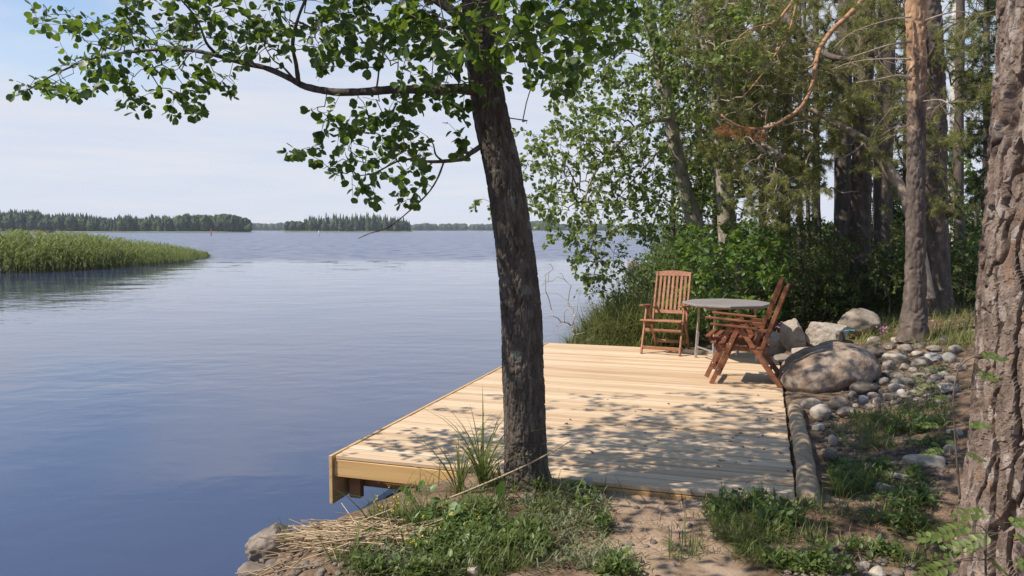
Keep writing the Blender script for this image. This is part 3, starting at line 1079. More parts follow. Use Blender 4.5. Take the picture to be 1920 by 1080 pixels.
def twigs(mb, Pn, par, cnt, nb, rt, ex=0.46, rmax=0.05):
    rad = np.minimum(rt * cnt**ex, rmax)
    for k, sel in ((3, rad < 0.006), (5, rad >= 0.006)):
        i = np.where(sel)[0]
        i = i[i >= nb]
        if not len(i):
            continue
        a, b = Pn[par[i]], Pn[i]
        rb = rad[i]
        ra = np.minimum(np.where(par[i] < nb, rb, rad[par[i]]), rb * 1.35)
        y = b - a
        y /= np.linalg.norm(y, axis=1)[:, None] + 1e-9
        b = b + y * rb[:, None] * 0.6
        x = np.cross(y, np.array([0.31, 0.17, 0.93]))
        x /= np.linalg.norm(x, axis=1)[:, None] + 1e-9
        z = np.cross(x, y)
        th = np.arange(k) * 2 * math.pi / k
        D = x[:, None] * np.cos(th)[None, :, None] + z[:, None] * np.sin(th)[None, :, None]
        V = np.concatenate([a[:, None] + D * ra[:, None, None], b[:, None] + D * rb[:, None, None]], 1)
        e = np.arange(len(i))[:, None] * 2 * k
        j = np.arange(k)[None]
        j2 = (j + 1) % k
        mb.addq(V.reshape(-1, 3), np.stack([e + j, e + j2, e + k + j2, e + k + j], -1).reshape(-1, 4))


def leaf_sites(Pn, par, cnt, nb, dens, cmax, off=0.02, down=0.25, along=0.55, upn=0.9):
    i = np.where((cnt <= cmax) & (np.arange(len(Pn)) >= nb))[0]
    a, b = Pn[par[i]], Pn[i]
    L = np.linalg.norm(b - a, axis=1)
    k = R.poisson(dens * L)
    j = np.repeat(np.arange(len(i)), k)
    t = R.uniform(0, 1, len(j))[:, None]
    tw = (b - a)[j] / (L[j][:, None] + 1e-9)
    y = tw * along + rnd(len(j), 0.62) + np.array([0, 0, -down])
    y /= np.linalg.norm(y, axis=1)[:, None]
    z = rnd(len(j), 0.55) + np.array([0, 0, upn])
    return a[j] + (b - a)[j] * t + y * off, y, z


def px_path(L):
    """[(px, py, Y, r)...] -> points and radii"""
    L = [(*q,) for q in L]
    pts = np.array([P(q[0], q[1], q[2]) for q in L])
    return pts, np.array([q[3] for q in L])


def alder_disp(q):
    w = q + 0.016 * np.stack([fbm(q * 14, 2, 3), fbm(q * 14, 2, 4), 2 * fbm(q * 7, 2, 5)], -1)
    f1, f2 = worley(w / np.array([0.021, 0.021, 0.085]), 2)
    g1, g2 = worley(w / np.array([0.045, 0.045, 0.26]), 5)
    th = np.arctan2(q[:, 1], q[:, 0])
    root = 0.055 * np.exp(-q[:, 2] / 0.10) * (0.4 + 0.6 * np.cos(5 * th + 0.6) + 0.3 * np.cos(3 * th + 2))
    return root + 0.0085 * sstep(0.0, 0.18, f2 - f1) + 0.0080 * sstep(0.0, 0.15, g2 - g1) + 0.0035 * fbm(q * 60, 3, 7) + 0.016 * fbm(q * np.array([5, 5, 1.6]), 2, 9) - 0.008


def pine_disp_big(q):
    w = q + 0.06 * np.stack([fbm(q * 5, 3, 13), fbm(q * 5, 3, 14), 2.5 * fbm(q * 2.2, 3, 15)], -1)
    f1, f2 = worley(w / np.array([0.090, 0.090, 1.7]), 12)
    k1, k2 = worley(w / np.array([0.085, 0.085, 0.20]), 42)
    g1, g2 = worley((w + 0.012 * np.stack([fbm(q * 40, 2, 63), fbm(q * 40, 2, 64), fbm(q * 30, 2, 65)], -1)) / np.array([0.024, 0.024, 0.075]), 22)
    e = f2 - f1 + 0.05 * fbm(q * np.array([40, 40, 14]), 3, 18)
    plate = sstep(0.02, 0.12, e)
    # thin overlapping flakes with sharp edges, in two sizes
    jig = 0.012 * np.stack([fbm(q * 45, 3, 83), fbm(q * 45, 3, 84), fbm(q * 30, 3, 85)], -1)
    fl1 = worley((q + jig) / np.array([0.034, 0.034, 0.075]), 52, True)[2]
    fl2 = worley((q + jig) / np.array([0.016, 0.016, 0.026]), 62, True)[2]
    return 0.055 * plate + plate * (0.011 * fl1 + 0.005 * fl2) + 0.005 * fbm(q * np.array([70, 70, 25]), 3, 20) + 0.012 * fbm(q * np.array([3, 3, 1]), 2, 21) - 0.054


def pine_disp(q):
    w = q + 0.02 * np.stack([fbm(q * 9, 2, 33), fbm(q * 9, 2, 34), fbm(q * 4, 2, 35)], -1)
    f1, f2 = worley(w / np.array([0.055, 0.055, 0.20]), 32)
    return 0.017 * sstep(0.02, 0.3, f2 - f1) + 0.010 * fbm(q * 22, 3, 37) - 0.008


def rough_disp(q):
    return 0.010 * fbm(q * np.array([20, 20, 8]), 4, 41) + 0.02 * fbm(q * np.array([4, 4, 1.5]), 2, 43)


def tree(name, label, trunk, bark, disp, limbs=(), att=None, leaf=None, leafT=None, lsize=(0.05, 0.07), dens=28, cmax=2, rt=0.0022, group=None,
         ck=40, cn=120, step=0.14, droop=0.10, down=0.25, cat='tree', limb_mat=None, twig_mat=None, singles=0, upn=0.9, near=True, rmax=0.05, crown='crown', tt=None, flat=False):
    pts, rad = px_path(trunk)
    org = pts[0].copy()
    t = thing(name, label, cat, org, 0, group)
    mb = MB()
    tube(mb, pts - org, rad, ck, cn, disp, tt=tt)
    mb.build('trunk', bark, t, smooth=not flat)
    base = [catmull(pts, 60)[0]]
    for L in limbs:
        lp, lr = px_path(L)
        mb = MB()
        tube(mb, lp - org, lr, 9, len(lp) * 6, (lambda q: 0.22 * np.hypot(q[:, 0], q[:, 1]) * fbm(q * 28, 3, 3)))
        mb.build('branch', limb_mat or bark, t)
        base.append(catmull(lp, len(lp) * 5)[0][2:])
    if att is None:
        return t, org
    S = grow(np.concatenate(base), att, step, droop)
    mb = MB()
    twigs(mb, *S, rt, rmax=rmax)
    mb.v = [v - org for v in mb.v]
    mb.build('twigs', twig_mat or M['twig'], t, kind='stuff')
    pos, y, z = leaf_sites(*S, dens, cmax, down=down, upn=upn)
    size = lsize[0] + (lsize[1] - lsize[0]) * R.beta(1.6, 1.3, len(pos))
    if singles:
        pr = project(pos)
        inv = (pr[:, 0] > 5) & (pr[:, 0] < 1290) & (pr[:, 1] > 5) & (pr[:, 1] < 470)
        score = np.where(inv, size / pr[:, 2], 0)
        top = np.argsort(-score)[:singles]
        for q in range(3):
            TV = leafT[0][0].copy()
            TV[:, 2] *= (1.0, -0.6, 1.8)[q]
            TV[:, 0] *= (1.0, 0.92, 1.06)[q]
            b = MB()
            b.add(TV, leafT[0][1])
            me = b.mesh('leaf')
            me.materials.append(leaf)
            for w in top[q::3]:
                yy = y[w] / np.linalg.norm(y[w])
                xx = np.cross(yy, z[w])
                xx /= np.linalg.norm(xx)
                zz = np.cross(xx, yy)
                o = bpy.data.objects.new('leaf', me)
                COL.objects.link(o)
                o.parent = t
                mat = Matrix(np.stack([xx, yy, zz], 1).tolist()).to_4x4() @ Matrix.Scale(size[w], 4)
                mat.translation = Vector((pos[w] - org).tolist())
                o.matrix_local = mat
        keep = np.ones(len(pos), bool)
        keep[top] = False
        pos, y, z, size = pos[keep], y[keep], z[keep], size[keep]
    mb = MB()
    k = R.integers(0, len(leafT), len(pos))
    for q in range(len(leafT)):
        s = k == q
        scatter(mb, *leafT[q], pos[s] - org, y[s], z[s], size[s], R.uniform(0.85, 1.12, s.sum()))
    mb.build(crown, leaf, t, smooth=True, kind='stuff' if singles else None)
    return t, org


def dead_twigs(t, org, limbs, n, L0, L1, mat, down=0.7):
    mb = MB()
    for L in limbs:
        lp, lr = px_path(L)
        C = catmull(lp, 60)[0]
        for k in range(n):
            i = int(R.uniform(8, 59))
            d = rnd(1)[0] * [1, 1, 0.5] + [0, 0, -down]
            d /= np.linalg.norm(d)
            ln = R.uniform(L0, L1)
            p = [C[i] - org]
            for s in range(4):
                d = d + R.normal(0, 0.28, 3) + [0, 0, -0.12]
                d /= np.linalg.norm(d)
                p.append(p[-1] + d * ln / 4)
            tube(mb, p, [0.0042, 0.0034, 0.0026, 0.002, 0.0013], 3, 8, cap=False)
            if R.uniform() < 0.6:
                d2_ = d + rnd(1)[0] * 0.6
                q0 = p[2]
                tube(mb, [q0, q0 + d2_ * ln * 0.2, q0 + d2_ * ln * 0.36 + [0, 0, -0.03]], [0.0026, 0.002, 0.0012], 3, 5, cap=False)
    o = mb.build('dead_twigs', mat, t, kind='stuff')
    return o


def limb(px_list, r0, r1):
    n = len(px_list)
    return [(*q, r0 + (r1 - r0) * (k / (n - 1))**0.8) for k, q in enumerate(px_list)]


# the alder in front of the deck
w_ = 4.95 / FOC / 2
alder_trunk = [(987, 936, 4.95, 60 * w_ * 1.15), (987, 905, 4.95, 50 * w_), (986, 850, 4.95, 42 * w_ * 1.0), (982, 700, 4.95, 40 * w_), (973, 530, 4.95, 37.5 * w_), (947, 345, 4.95, 34 * w_),
               (920, 215, 4.95, 33 * w_), (903, 100, 4.95, 29 * w_), (895, 0, 4.95, 27 * w_), (885, -160, 4.95, 24 * w_), (868, -420, 5.0, 19 * w_), (850, -800, 5.1, 11 * w_), (840, -1050, 5.1, 4 * w_)]
alder_trunk = [(a, b, c, r * 1.86) for a, b, c, r in alder_trunk]
al = [limb([(915, 172, 4.9), (860, 166, 4.86), (820, 168, 4.85), (740, 168, 4.9), (640, 173, 5.0), (575, 163, 5.1), (545, 148, 5.15), (500, 128, 5.2), (450, 117, 5.25), (390, 100, 5.3), (330, 92, 5.35), (250, 97, 5.45), (180, 108, 5.55), (105, 138, 5.6), (50, 170, 5.65)], 0.036, 0.004),
      limb([(560, 160, 5.1), (556, 125, 5.08), (549, 80, 5.05), (562, 25, 5.0), (590, -40, 4.95), (600, -110, 4.9)], 0.017, 0.006),
      limb([(553, 150, 5.1), (530, 125, 5.05), (512, 112, 5.0), (495, 85, 4.95)], 0.008, 0.003),
      limb([(412, 106, 5.3), (388, 82, 5.25), (365, 30, 5.2), (310, -30, 5.2), (250, -80, 5.3)], 0.012, 0.004),
      limb([(905, 272, 4.92), (884, 286, 4.88), (868, 298, 4.85), (835, 302, 4.85), (805, 303, 4.85), (780, 298, 4.88), (745, 303, 4.9), (700, 325, 4.95), (660, 330, 5.0)], 0.019, 0.003),
      limb([(830, 302, 4.85), (817, 290, 4.85), (812, 270, 4.85), (800, 255, 4.85)], 0.008, 0.003),
      limb([(832, 304, 4.85), (820, 335, 4.83), (800, 365, 4.82), (760, 402, 4.85), (725, 428, 4.88), (695, 437, 4.9), (672, 447, 4.9)], 0.007, 0.0022),
      limb([(905, 70, 4.9), (820, 0, 4.9), (680, -70, 5.0), (500, -110, 5.2), (330, -120, 5.3)], 0.040, 0.006),
      limb([(897, 30, 4.95), (980, -30, 4.9), (1110, -70, 4.9), (1250, -90, 5.1)], 0.036, 0.006),
      limb([(895, 10, 4.98), (960, -60, 5.6), (1040, -80, 6.6), (1110, -60, 7.4), (1170, 0, 7.8)], 0.036, 0.008),
      limb([(893, -10, 4.9), (880, -90, 4.4), (890, -150, 3.9), (900, -240, 3.5)], 0.034, 0.008),
      limb([(885, -160, 4.95), (1000, -330, 5.2), (1150, -480, 5.6)], 0.035, 0.008),
      limb([(880, -200, 4.95), (720, -380, 5.2), (540, -500, 5.6)], 0.035, 0.008)]
al_b = blobs([(70, 165, 55, 22, 5.6, .2, 16), (100, 28, 58, 34, 5.4, .2, 14), (150, 150, 70, 36, 5.5, .25, 28), (190, 70, 80, 50, 5.4, .3, 38), (265, 100, 90, 60, 5.4, .3, 52), (255, 185, 32, 30, 5.3, .2, 13),
              (350, 145, 60, 48, 5.3, .25, 32), (345, 205, 38, 22, 5.2, .2, 12), (330, 30, 110, 60, 5.3, .4, 58), (420, 55, 90, 70, 5.2, .4, 52), (425, 165, 22, 22, 5.2, .15, 6), (490, 80, 70, 50, 5.1, .3, 28),
              (560, 40, 90, 70, 5.0, .4, 55), (640, 80, 70, 70, 5.0, .4, 40), (690, 50, 110, 80, 4.8, .5, 80), (780, 70, 110, 90, 4.6, .6, 95), (870, 50, 90, 80, 4.3, .5, 62), (960, 60, 90, 85, 4.2, .5, 70),
              (1040, 60, 80, 80, 4.6, .5, 50), (1040, 155, 55, 25, 4.5, .3, 12), (1120, 40, 90, 60, 4.8, .4, 30),
              (700, 215, 60, 40, 5.0, .3, 15), (790, 210, 70, 45, 5.0, .3, 24), (690, 262, 70, 42, 5.0, .3, 24), (640, 250, 45, 38, 5.1, .25, 12), (580, 284, 40, 10, 5.1, .12, 9), (740, 290, 70, 48, 4.9, .3, 28),
              (660, 320, 45, 36, 5.0, .2, 14), (715, 365, 55, 22, 4.95, .2, 11), (840, 165, 50, 30, 4.7, .3, 16), (780, 350, 28, 38, 4.9, .2, 7), (605, 205, 22, 16, 5.0, .1, 4), (912, 165, 45, 28, 4.5, .12, 9),
              (985, 232, 13, 10, 4.9, .1, 3), (862, 265, 18, 18, 4.9, .1, 3), (880, 215, 25, 30, 4.75, .1, 4),
              (700, -240, 700, 190, 5.2, 1.0, 330), (520, -170, 330, 130, 4.6, .5, 150), (640, -140, 220, 90, 5.5, .5, 130), (760, -320, 260, 120, 5.3, .6, 170), (430, -130, 260, 60, 3.8, .4, 110), (700, -420, 300, 120, 5.6, .6, 120), (1160, 60, 100, 50, 7.8, .5, 46), (1080, -120, 190, 80, 7.7, .6, 120), (560, -260, 200, 90, 5.2, .5, 90), (1150, -330, 420, 260, 5.2, 1.0, 220), (300, -150, 350, 90, 5.4, .6, 70), (860, -650, 420, 260, 5.4, 1.2, 150)], 1.25)  # entries above the view thicken the unseen crown to shade trunk, deck and path
al_b = np.concatenate([al_b, cloud((-1.2, 5.2, 4.35), (1.3, 0.9, 0.6), 150), cloud((-2.4, 5.2, 5.2), (1.2, 0.9, 0.7), 90), cloud((-0.9, 7.0, 4.75), (1.1, 0.8, 0.5), 90), cloud((-3.6, 4.7, 6.8), (1.6, 1.3, 0.8), 260), cloud((-2.4, 4.6, 6.4), (1.2, 1.2, 0.8), 120)])  # extra crown sprays added out of view to cast shade on the deck
tree('alder_tree', 'dark leaning alder at the near deck edge with a long bough over the water', alder_trunk, M['alder_bark'], alder_disp, al, al_b, M['alder_leaf'], [LEAF_R, curled(LEAF_R, 0.35, 0.2), curled(LEAF_R, -0.45, -0.15), curled(LEAF_R, -0.2, 0.45)], (0.028, 0.070), 38, 2, 0.0016,
     ck=170, cn=640, tt=3.3, singles=300, droop=0.04, down=0.3)

# the large pine at the right edge
pine = [(1961, 1100, 3.55, 0.41), (1958, 1045, 3.55, 0.37), (1954, 980, 3.55, 0.335), (1966, 850, 3.55, 0.32), (1974, 700, 3.55, 0.307), (1976, 540, 3.55, 0.297), (1984, 400, 3.55, 0.285), (1992, 250, 3.55, 0.275), (2000, 100, 3.55, 0.263), (2004, -100, 3.55, 0.25), (2016, -500, 3.6, 0.215), (2036, -1300, 3.7, 0.185), (2046, -2400, 3.8, 0.145), (2046, -3600, 3.9, 0.085)]
tree('pine_tree', 'huge furrowed pine trunk at the right edge of the view', pine, M['pine_bark'], pine_disp_big,
     [limb([(2055, -2200, 3.75), (1800, -2500, 4.2), (1600, -2550, 4.8)], .05, .01), limb([(2055, -2500, 3.8), (2300, -2800, 4.2), (2500, -2900, 4.8)], .05, .01)],
     cloud((2.9, 3.9, 11.2), (1.9, 1.9, 1.6), 130), M['needle'], TUFT_P, (0.06, 0.085), 20, 2, 0.003, ck=360, cn=700, tt=3.2, step=0.25, flat=True)

# ------------------------------------------------------------------ the trees behind the table
def pine_mat():
    m, n = newmat('pine_bark_upper')
    tc = N(n, 'ShaderNodeTexCoord')
    mp = N(n, 'ShaderNodeMapping', {0: tc.outputs['Object'], 'Scale': (1, 1, 0.35)})
    a = N(n, 'ShaderNodeTexNoise', {'Vector': mp.outputs[0], 'Scale': 12, 'Detail': 6, 'Roughness': 0.6})
    low = ramp(n, a.outputs[0], [(0.28, (0.058, 0.042, 0.034)), (0.52, (0.105, 0.08, 0.067)), (0.75, (0.19, 0.152, 0.13))])
    up = ramp(n, a.outputs[0], [(0.28, (0.20, 0.11, 0.06)), (0.5, (0.37, 0.22, 0.125)), (0.75, (0.53, 0.38, 0.24))])
    s = N(n, 'ShaderNodeSeparateXYZ', {0: tc.outputs['Object']})
    q = N(n, 'ShaderNodeMath', {0: a.outputs[0], 1: 1.6, 2: s.outputs[2]}, operation='MULTIPLY_ADD')
    r = N(n, 'ShaderNodeMapRange', {0: q.outputs[0], 1: 3.5, 2: 4.7})
    c = mixc(n, r.outputs[0], low, up)
    g = N(n, 'ShaderNodeTexNoise', {'Vector': mp.outputs[0], 'Scale': 45, 'Detail': 8})
    bp = N(n, 'ShaderNodeBump', {'Strength': 0.6, 'Distance': 0.01, 'Height': g.outputs[0]})
    p = N(n, 'ShaderNodeBsdfPrincipled', {'Base Color': c, 'Roughness': 0.85, 'Normal': bp.outputs[0]})
    surf(n, p.outputs[0])
    return m


M['pine_upper'] = pine_mat()
GT = 'trees in the wood behind the table'


def trk(L):
    """trunk of (px, py, Y, width in px); runs on upwards beyond the frame"""
    return [(a, b, c, w * c / FOC / 2) for a, b, c, w in L]


tree('alder_tree', 'leaning pale alder whose drooping bough hangs over the water left of the chair', trk([(1340, 560, 14.6, 44), (1333, 520, 14.6, 36), (1311, 440, 14.6, 31), (1287, 370, 14.6, 28), (1273, 310, 14.6, 26), (1259, 240, 14.6, 24), (1244, 160, 14.6, 23), (1229, 90, 14.6, 21), (1216, 20, 14.6, 19), (1200, -80, 14.6, 16), (1170, -260, 14.6, 8)]),
     M['pale_bark'], rough_disp,
     [limb([(1256, 222, 14.5), (1225, 228, 14.2), (1190, 240, 13.7), (1150, 280, 13.3), (1115, 325, 13.0), (1098, 375, 12.8), (1108, 430, 12.7), (1122, 490, 12.6)], .045, .006),
      limb([(1262, 255, 14.5), (1220, 300, 14.0), (1180, 345, 13.6), (1150, 380, 13.4)], .03, .006),
      limb([(1236, 120, 14.5), (1180, 90, 13.9), (1110, 120, 13.6), (1050, 130, 13.4)], .03, .006)],
     blobs([(1180, 50, 110, 80, 13.9, 1.2, 120), (1110, 150, 75, 60, 13.6, 1, 60), (1190, 170, 75, 60, 13.6, 1, 75), (1060, 270, 66, 38, 13.2, .6, 70), (1130, 250, 90, 55, 13.2, .8, 100), (1018, 330, 40, 58, 13.0, .5, 42),
            (1075, 360, 58, 66, 12.9, .6, 70), (1155, 330, 70, 50, 13.4, .8, 70), (1110, 440, 46, 46, 12.7, .4, 44), (1120, 505, 26, 38, 12.6, .3, 24), (1062, 420, 24, 30, 12.8, .3, 12), (1195, 410, 55, 40, 13.6, .6, 50),
            (1225, 320, 40, 70, 14.9, 0.4, 40), (985, 300, 14, 22, 13.0, .2, 5), (905, 380, 16, 8, 13.1, .1, 4)], 2.0, 3, 0.2),
     M['tree_leaf'], [LEAF_R, LEAF_S], (0.055, 0.095), 40, 2, 0.0026, GT, 28, 160, 0.22, down=0.35, singles=0)
tree('alder_tree', 'pale trunk with leafy crown standing just behind the bright bush', trk([(1373, 560, 13.8, 46), (1371, 490, 13.8, 38), (1363, 420, 13.8, 34), (1358, 340, 13.8, 32), (1352, 260, 13.8, 31), (1345, 180, 13.8, 29), (1331, 100, 13.8, 27), (1315, 20, 13.8, 24), (1296, -100, 13.8, 20), (1270, -320, 13.8, 10)]),
     M['pale_bark'], rough_disp,
     [limb([(1350, 250, 13.7), (1320, 210, 13.4), (1290, 150, 13.2), (1280, 80, 13)], .035, .008), limb([(1355, 280, 13.7), (1385, 240, 13.6), (1420, 200, 13.4)], .03, .008)],
     blobs([(1320, 50, 100, 80, 13, 1.2, 120), (1350, 150, 80, 70, 13, 1, 80), (1420, 90, 70, 90, 13.4, 1, 60), (1295, 370, 55, 80, 15.4, .5, 60), (1330, 300, 50, 60, 15.4, .5, 50), (1300, 440, 60, 50, 15.3, .5, 50), (1400, 400, 60, 60, 13.4, .5, 50), (1330, 380, 70, 60, 15.3, .5, 60), (1300, 250, 50, 70, 15.3, .5, 70), (1400, 300, 60, 60, 13, .5, 50), (1290, 130, 50, 80, 15.3, .6, 70), (1460, 330, 40, 50, 13.2, .4, 30)], 1.6, 3, 0.18),
     M['tree_leaf'], [LEAF_S, LEAF_R], (0.05, 0.09), 42, 2, 0.0026, GT, 28, 150, 0.22, down=0.3)

hang = [limb([(1626, -10, 13.4), (1592, 28, 13), (1560, 58, 12.6), (1537, 92, 12.3), (1528, 128, 12), (1521, 165, 11.8), (1500, 203, 11.6), (1470, 224, 11.5), (1440, 239, 11.4), (1400, 241, 11.3), (1368, 229, 11.2), (1352, 214, 11.2)], .050, .012),
        limb([(1500, -40, 12), (1487, 0, 11.8), (1470, 24, 11.6), (1455, 42, 11.5), (1420, 50, 11.4), (1390, 66, 11.3), (1366, 98, 11.3)], .030, .005),
        limb([(1500, -30, 12.2), (1482, 50, 11.8), (1455, 100, 11.6), (1422, 148, 11.5), (1392, 182, 11.4)], .016, .004)]
pg, og = tree('pine_tree', 'grey pine with a long bare orange bough curving left toward the alders', trk([(1610, 600, 13.6, 46), (1612, 540, 13.6, 38), (1614, 400, 13.6, 35), (1618, 200, 13.6, 33), (1622, 50, 13.6, 31), (1627, -150, 13.6, 28), (1635, -600, 13.6, 20), (1640, -1100, 13.6, 8)]),
     M['grey_bark'], pine_disp, hang,
     blobs([(1400, 60, 85, 60, 12.5, 1, 80), (1470, 120, 80, 60, 12.9, .5, 80), (1430, 170, 70, 45, 12.6, .5, 70), (1400, 215, 60, 22, 12.4, .4, 40), (1440, 305, 70, 40, 12.5, .5, 85), (1490, 330, 55, 32, 12.3, .7, 40), (1450, 345, 45, 36, 12.2, .6, 50),
            (1425, 330, 30, 40, 12.4, .4, 30), (1450, 372, 60, 22, 12.2, .6, 40), (1540, 30, 80, 60, 14.4, .4, 60), (1590, 150, 60, 50, 13, .8, 40), (1460, 0, 100, 40, 12.6, .8, 50), (1340, 60, 60, 70, 11.8, .6, 50), (1420, 275, 90, 46, 12.4, .5, 70), (1455, 385, 50, 36, 12.1, .4, 44), (1520, 270, 50, 40, 12.6, .5, 30)], 3.4, 11, 0.17), M['needle'], TUFT_P, (0.065, 0.105), 85, 1, 0.0022, GT, 40, 360, 0.2, tt=5.5, limb_mat=M['orange_wood'], twig_mat=M['dead_wood'], down=0.4)
dead_twigs(pg, og, hang, 16, 0.25, 0.7, M['dead_wood'])
mb = MB()
S = grow(catmull(px_path(hang[0])[0], 60)[0][30:], blobs([(1390, 247, 42, 13, 11.3, .12, 16), (1428, 262, 14, 10, 11.4, .1, 6), (1350, 240, 14, 8, 11.2, .1, 4)]), 0.08, 0.0)
pos, y, z = leaf_sites(*S, 90, 2)
scatter(mb, *TUFT_P[0], pos - og, y, z, R.uniform(0.05, 0.08, len(pos)))
mb.build('dry_sprays', M['dry_needle'], pg)
stubs = [limb([(1708, 32, 10), (1665, 38, 9.9), (1600, 60, 9.8), (1562, 90, 9.7)], .013, .004), limb([(1708, 78, 10), (1665, 85, 9.9), (1625, 98, 9.8), (1595, 107, 9.7)], .017, .007), limb([(1708, 111, 10), (1660, 110, 10.1), (1600, 116, 10.2), (1560, 130, 10.3)], .012, .004),
         limb([(1708, 149, 10), (1686, 142, 9.9), (1645, 149, 9.8), (1606, 155, 9.75)], .020, .009), limb([(1708, 192, 10), (1690, 190, 9.9), (1672, 194, 9.85)], .012, .006), limb([(1730, 190, 10), (1762, 187, 9.9), (1776, 193, 9.8), (1790, 206, 9.7)], .010, .004),
         limb([(1730, 40, 10), (1790, 22, 9.9), (1850, 30, 9.9)], .014, .004), limb([(1707, 232, 10), (1690, 238, 9.9), (1668, 240, 9.9)], .010, .004)]
ps, os_ = tree('pine_tree', 'slim pine with orange upper bark and bare side snags beside the stones', trk([(1712, 640, 10.1, 60), (1713, 615, 10.1, 50), (1716, 540, 10.1, 37), (1717, 400, 10.1, 32), (1718, 250, 10.1, 30), (1719, 100, 10.1, 32), (1717, 0, 10.1, 34), (1715, -200, 10.1, 36), (1712, -700, 10.1, 28), (1700, -1500, 10.1, 10)]),
     M['pine_upper'], pine_disp, stubs, cloud((5.2, 10.2, 12.5), (2.6, 2.6, 2.6), 180), M['needle'], TUFT_P, (0.07, 0.1), 20, 2, 0.003, GT, 48, 460, 0.3, limb_mat=M['dead_wood'], tt=5.2)
dead_twigs(ps, os_, stubs, 7, 0.2, 0.55, M['dead_wood'], 0.35)
tree('pine_tree', 'dark thick trunk right behind the slim orange-barked pine', trk([(1756, 600, 12.4, 64), (1753, 520, 12.4, 54), (1750, 380, 12.4, 46), (1752, 250, 12.4, 42), (1748, 120, 12.4, 40), (1742, 0, 12.4, 38), (1738, -150, 12.4, 34), (1730, -700, 12.4, 22), (1725, -1300, 12.4, 8)]),
     M['grey_bark'], pine_disp, [limb([(1735, 120, 12.3), (1770, 60, 12), (1800, 40, 11.8)], .03, .01), limb([(1770, 410, 12.3), (1785, 400, 12.2), (1800, 396, 12.0)], .05, .03)],
     np.concatenate([blobs([(1770, 60, 70, 70, 12.5, 1, 60), (1660, 40, 80, 50, 12.5, 1, 50), (1820, 170, 40, 60, 12.8, .8, 34), (1670, 140, 40, 60, 11.8, .5, 30), (1655, 260, 44, 60, 12, .5, 36), (1770, 240, 40, 50, 11.8, .5, 30), (1660, 10, 50, 40, 12.0, .4, 30), (1780, 340, 30, 50, 12, .4, 24)], 3.0, 10, 0.17), cloud((6.7, 12.4, 12.5), (3, 3, 3), 160)]), M['needle'], TUFT_P, (0.07, 0.11), 55, 2, 0.003, GT, 40, 360, 0.25, tt=5.5)
tree('pine_tree', 'dark bare trunk between the grey pine and the slim orange-barked pine', trk([(1654, 560, 15.5, 40), (1655, 500, 15.5, 34), (1656, 300, 15.5, 33), (1661, 180, 15.5, 31), (1662, -50, 15.5, 28), (1665, -600, 15.5, 18)]), M['grey_bark'], rough_disp, (), None, group=GT, ck=20, cn=100)
tree('pine_tree', 'dark trunk left of the grey pine, standing deeper in the wood', trk([(1578, 500, 17, 36), (1580, 430, 17, 31), (1580, 300, 17, 29), (1583, 150, 17, 27), (1586, -50, 17, 24), (1590, -500, 17, 14)]), M['grey_bark'], rough_disp, (), None, group=GT, ck=20, cn=100)
tree('young_tree', 'thicker of two slender dark trunks against the bright gap in the wood', trk([(1535, 470, 20, 14), (1533, 400, 20, 11), (1531, 250, 20, 10), (1528, 0, 20, 8)]), M['grey_bark'], rough_disp, (), None, group=GT, ck=10, cn=60)
tree('young_tree', 'thinner of two slender dark trunks against the bright gap in the wood', trk([(1516, 470, 21, 9), (1515, 400, 21, 8), (1512, 250, 21, 7), (1508, 0, 21, 6)]), M['grey_bark'], rough_disp, (), None, group=GT, ck=10, cn=60)
tree('birch_tree', 'slender white birch trunk deep in the wood near the huge pine', trk([(1788, 500, 17, 18), (1786, 420, 17, 15), (1787, 300, 17, 15), (1790, 150, 17, 14), (1793, 0, 17, 12), (1796, -300, 17, 7)]), M['birch_bark'], rough_disp, (),
     blobs([(1790, 60, 60, 80, 17, .8, 60), (1815, 230, 30, 60, 17, .6, 20)]), M['tree_leaf'], [LEAF_S], (0.06, 0.09), 16, 2, 0.003, GT, 12, 80, 0.3)
tree('young_tree', 'dark slim trunk standing right of the white birch', trk([(1800, 500, 15.4, 22), (1799, 420, 15.4, 18), (1797, 300, 15.4, 17), (1800, 100, 15.4, 15), (1802, -100, 15.4, 12)]), M['grey_bark'], rough_disp, (), None, group=GT, ck=12, cn=80)
tree('dead_tree', 'pale dead trunk leaning down to the right behind the grey pine', trk([(1742, 560, 11.9, 22), (1712, 420, 12.0, 22), (1690, 358, 12.2, 20), (1660, 310, 12.4, 19), (1622, 266, 12.6, 17), (1570, 233, 12.9, 13), (1520, 205, 13.1, 9)]), M['dead_wood'], rough_disp,
     [limb([(1622, 266, 12.6), (1600, 285, 12.4), (1570, 300, 12.2)], .02, .006)], None, group=GT, ck=16, cn=100, cat='tree')
tree('pine_tree', 'pine with a dark bough slanting across the upper wood', trk([(1470, 560, 15, 22), (1472, 420, 15, 18), (1476, 200, 15, 17), (1474, 50, 15, 17), (1470, -200, 15, 15), (1465, -700, 15, 8)]), M['grey_bark'], rough_disp,
     [limb([(1474, 30, 14.9), (1500, 62, 14.2), (1532, 88, 13.6), (1565, 108, 13.1), (1640, 113, 12.6)], .075, .04), limb([(1476, 205, 14.9), (1530, 230, 14.3), (1590, 240, 13.9)], .03, .008)],
     blobs([(1380, 250, 70, 60, 14.6, .8, 60), (1450, 200, 80, 50, 14.5, .8, 60), (1500, 290, 60, 50, 14.5, .8, 50), (1400, 120, 90, 80, 14.8, .8, 80), (1570, 180, 50, 60, 14, .8, 40)], 3.0, 10, 0.18), M['needle'], TUFT_P, (0.07, 0.11), 60, 2, 0.003, GT, 20, 120, 0.25)

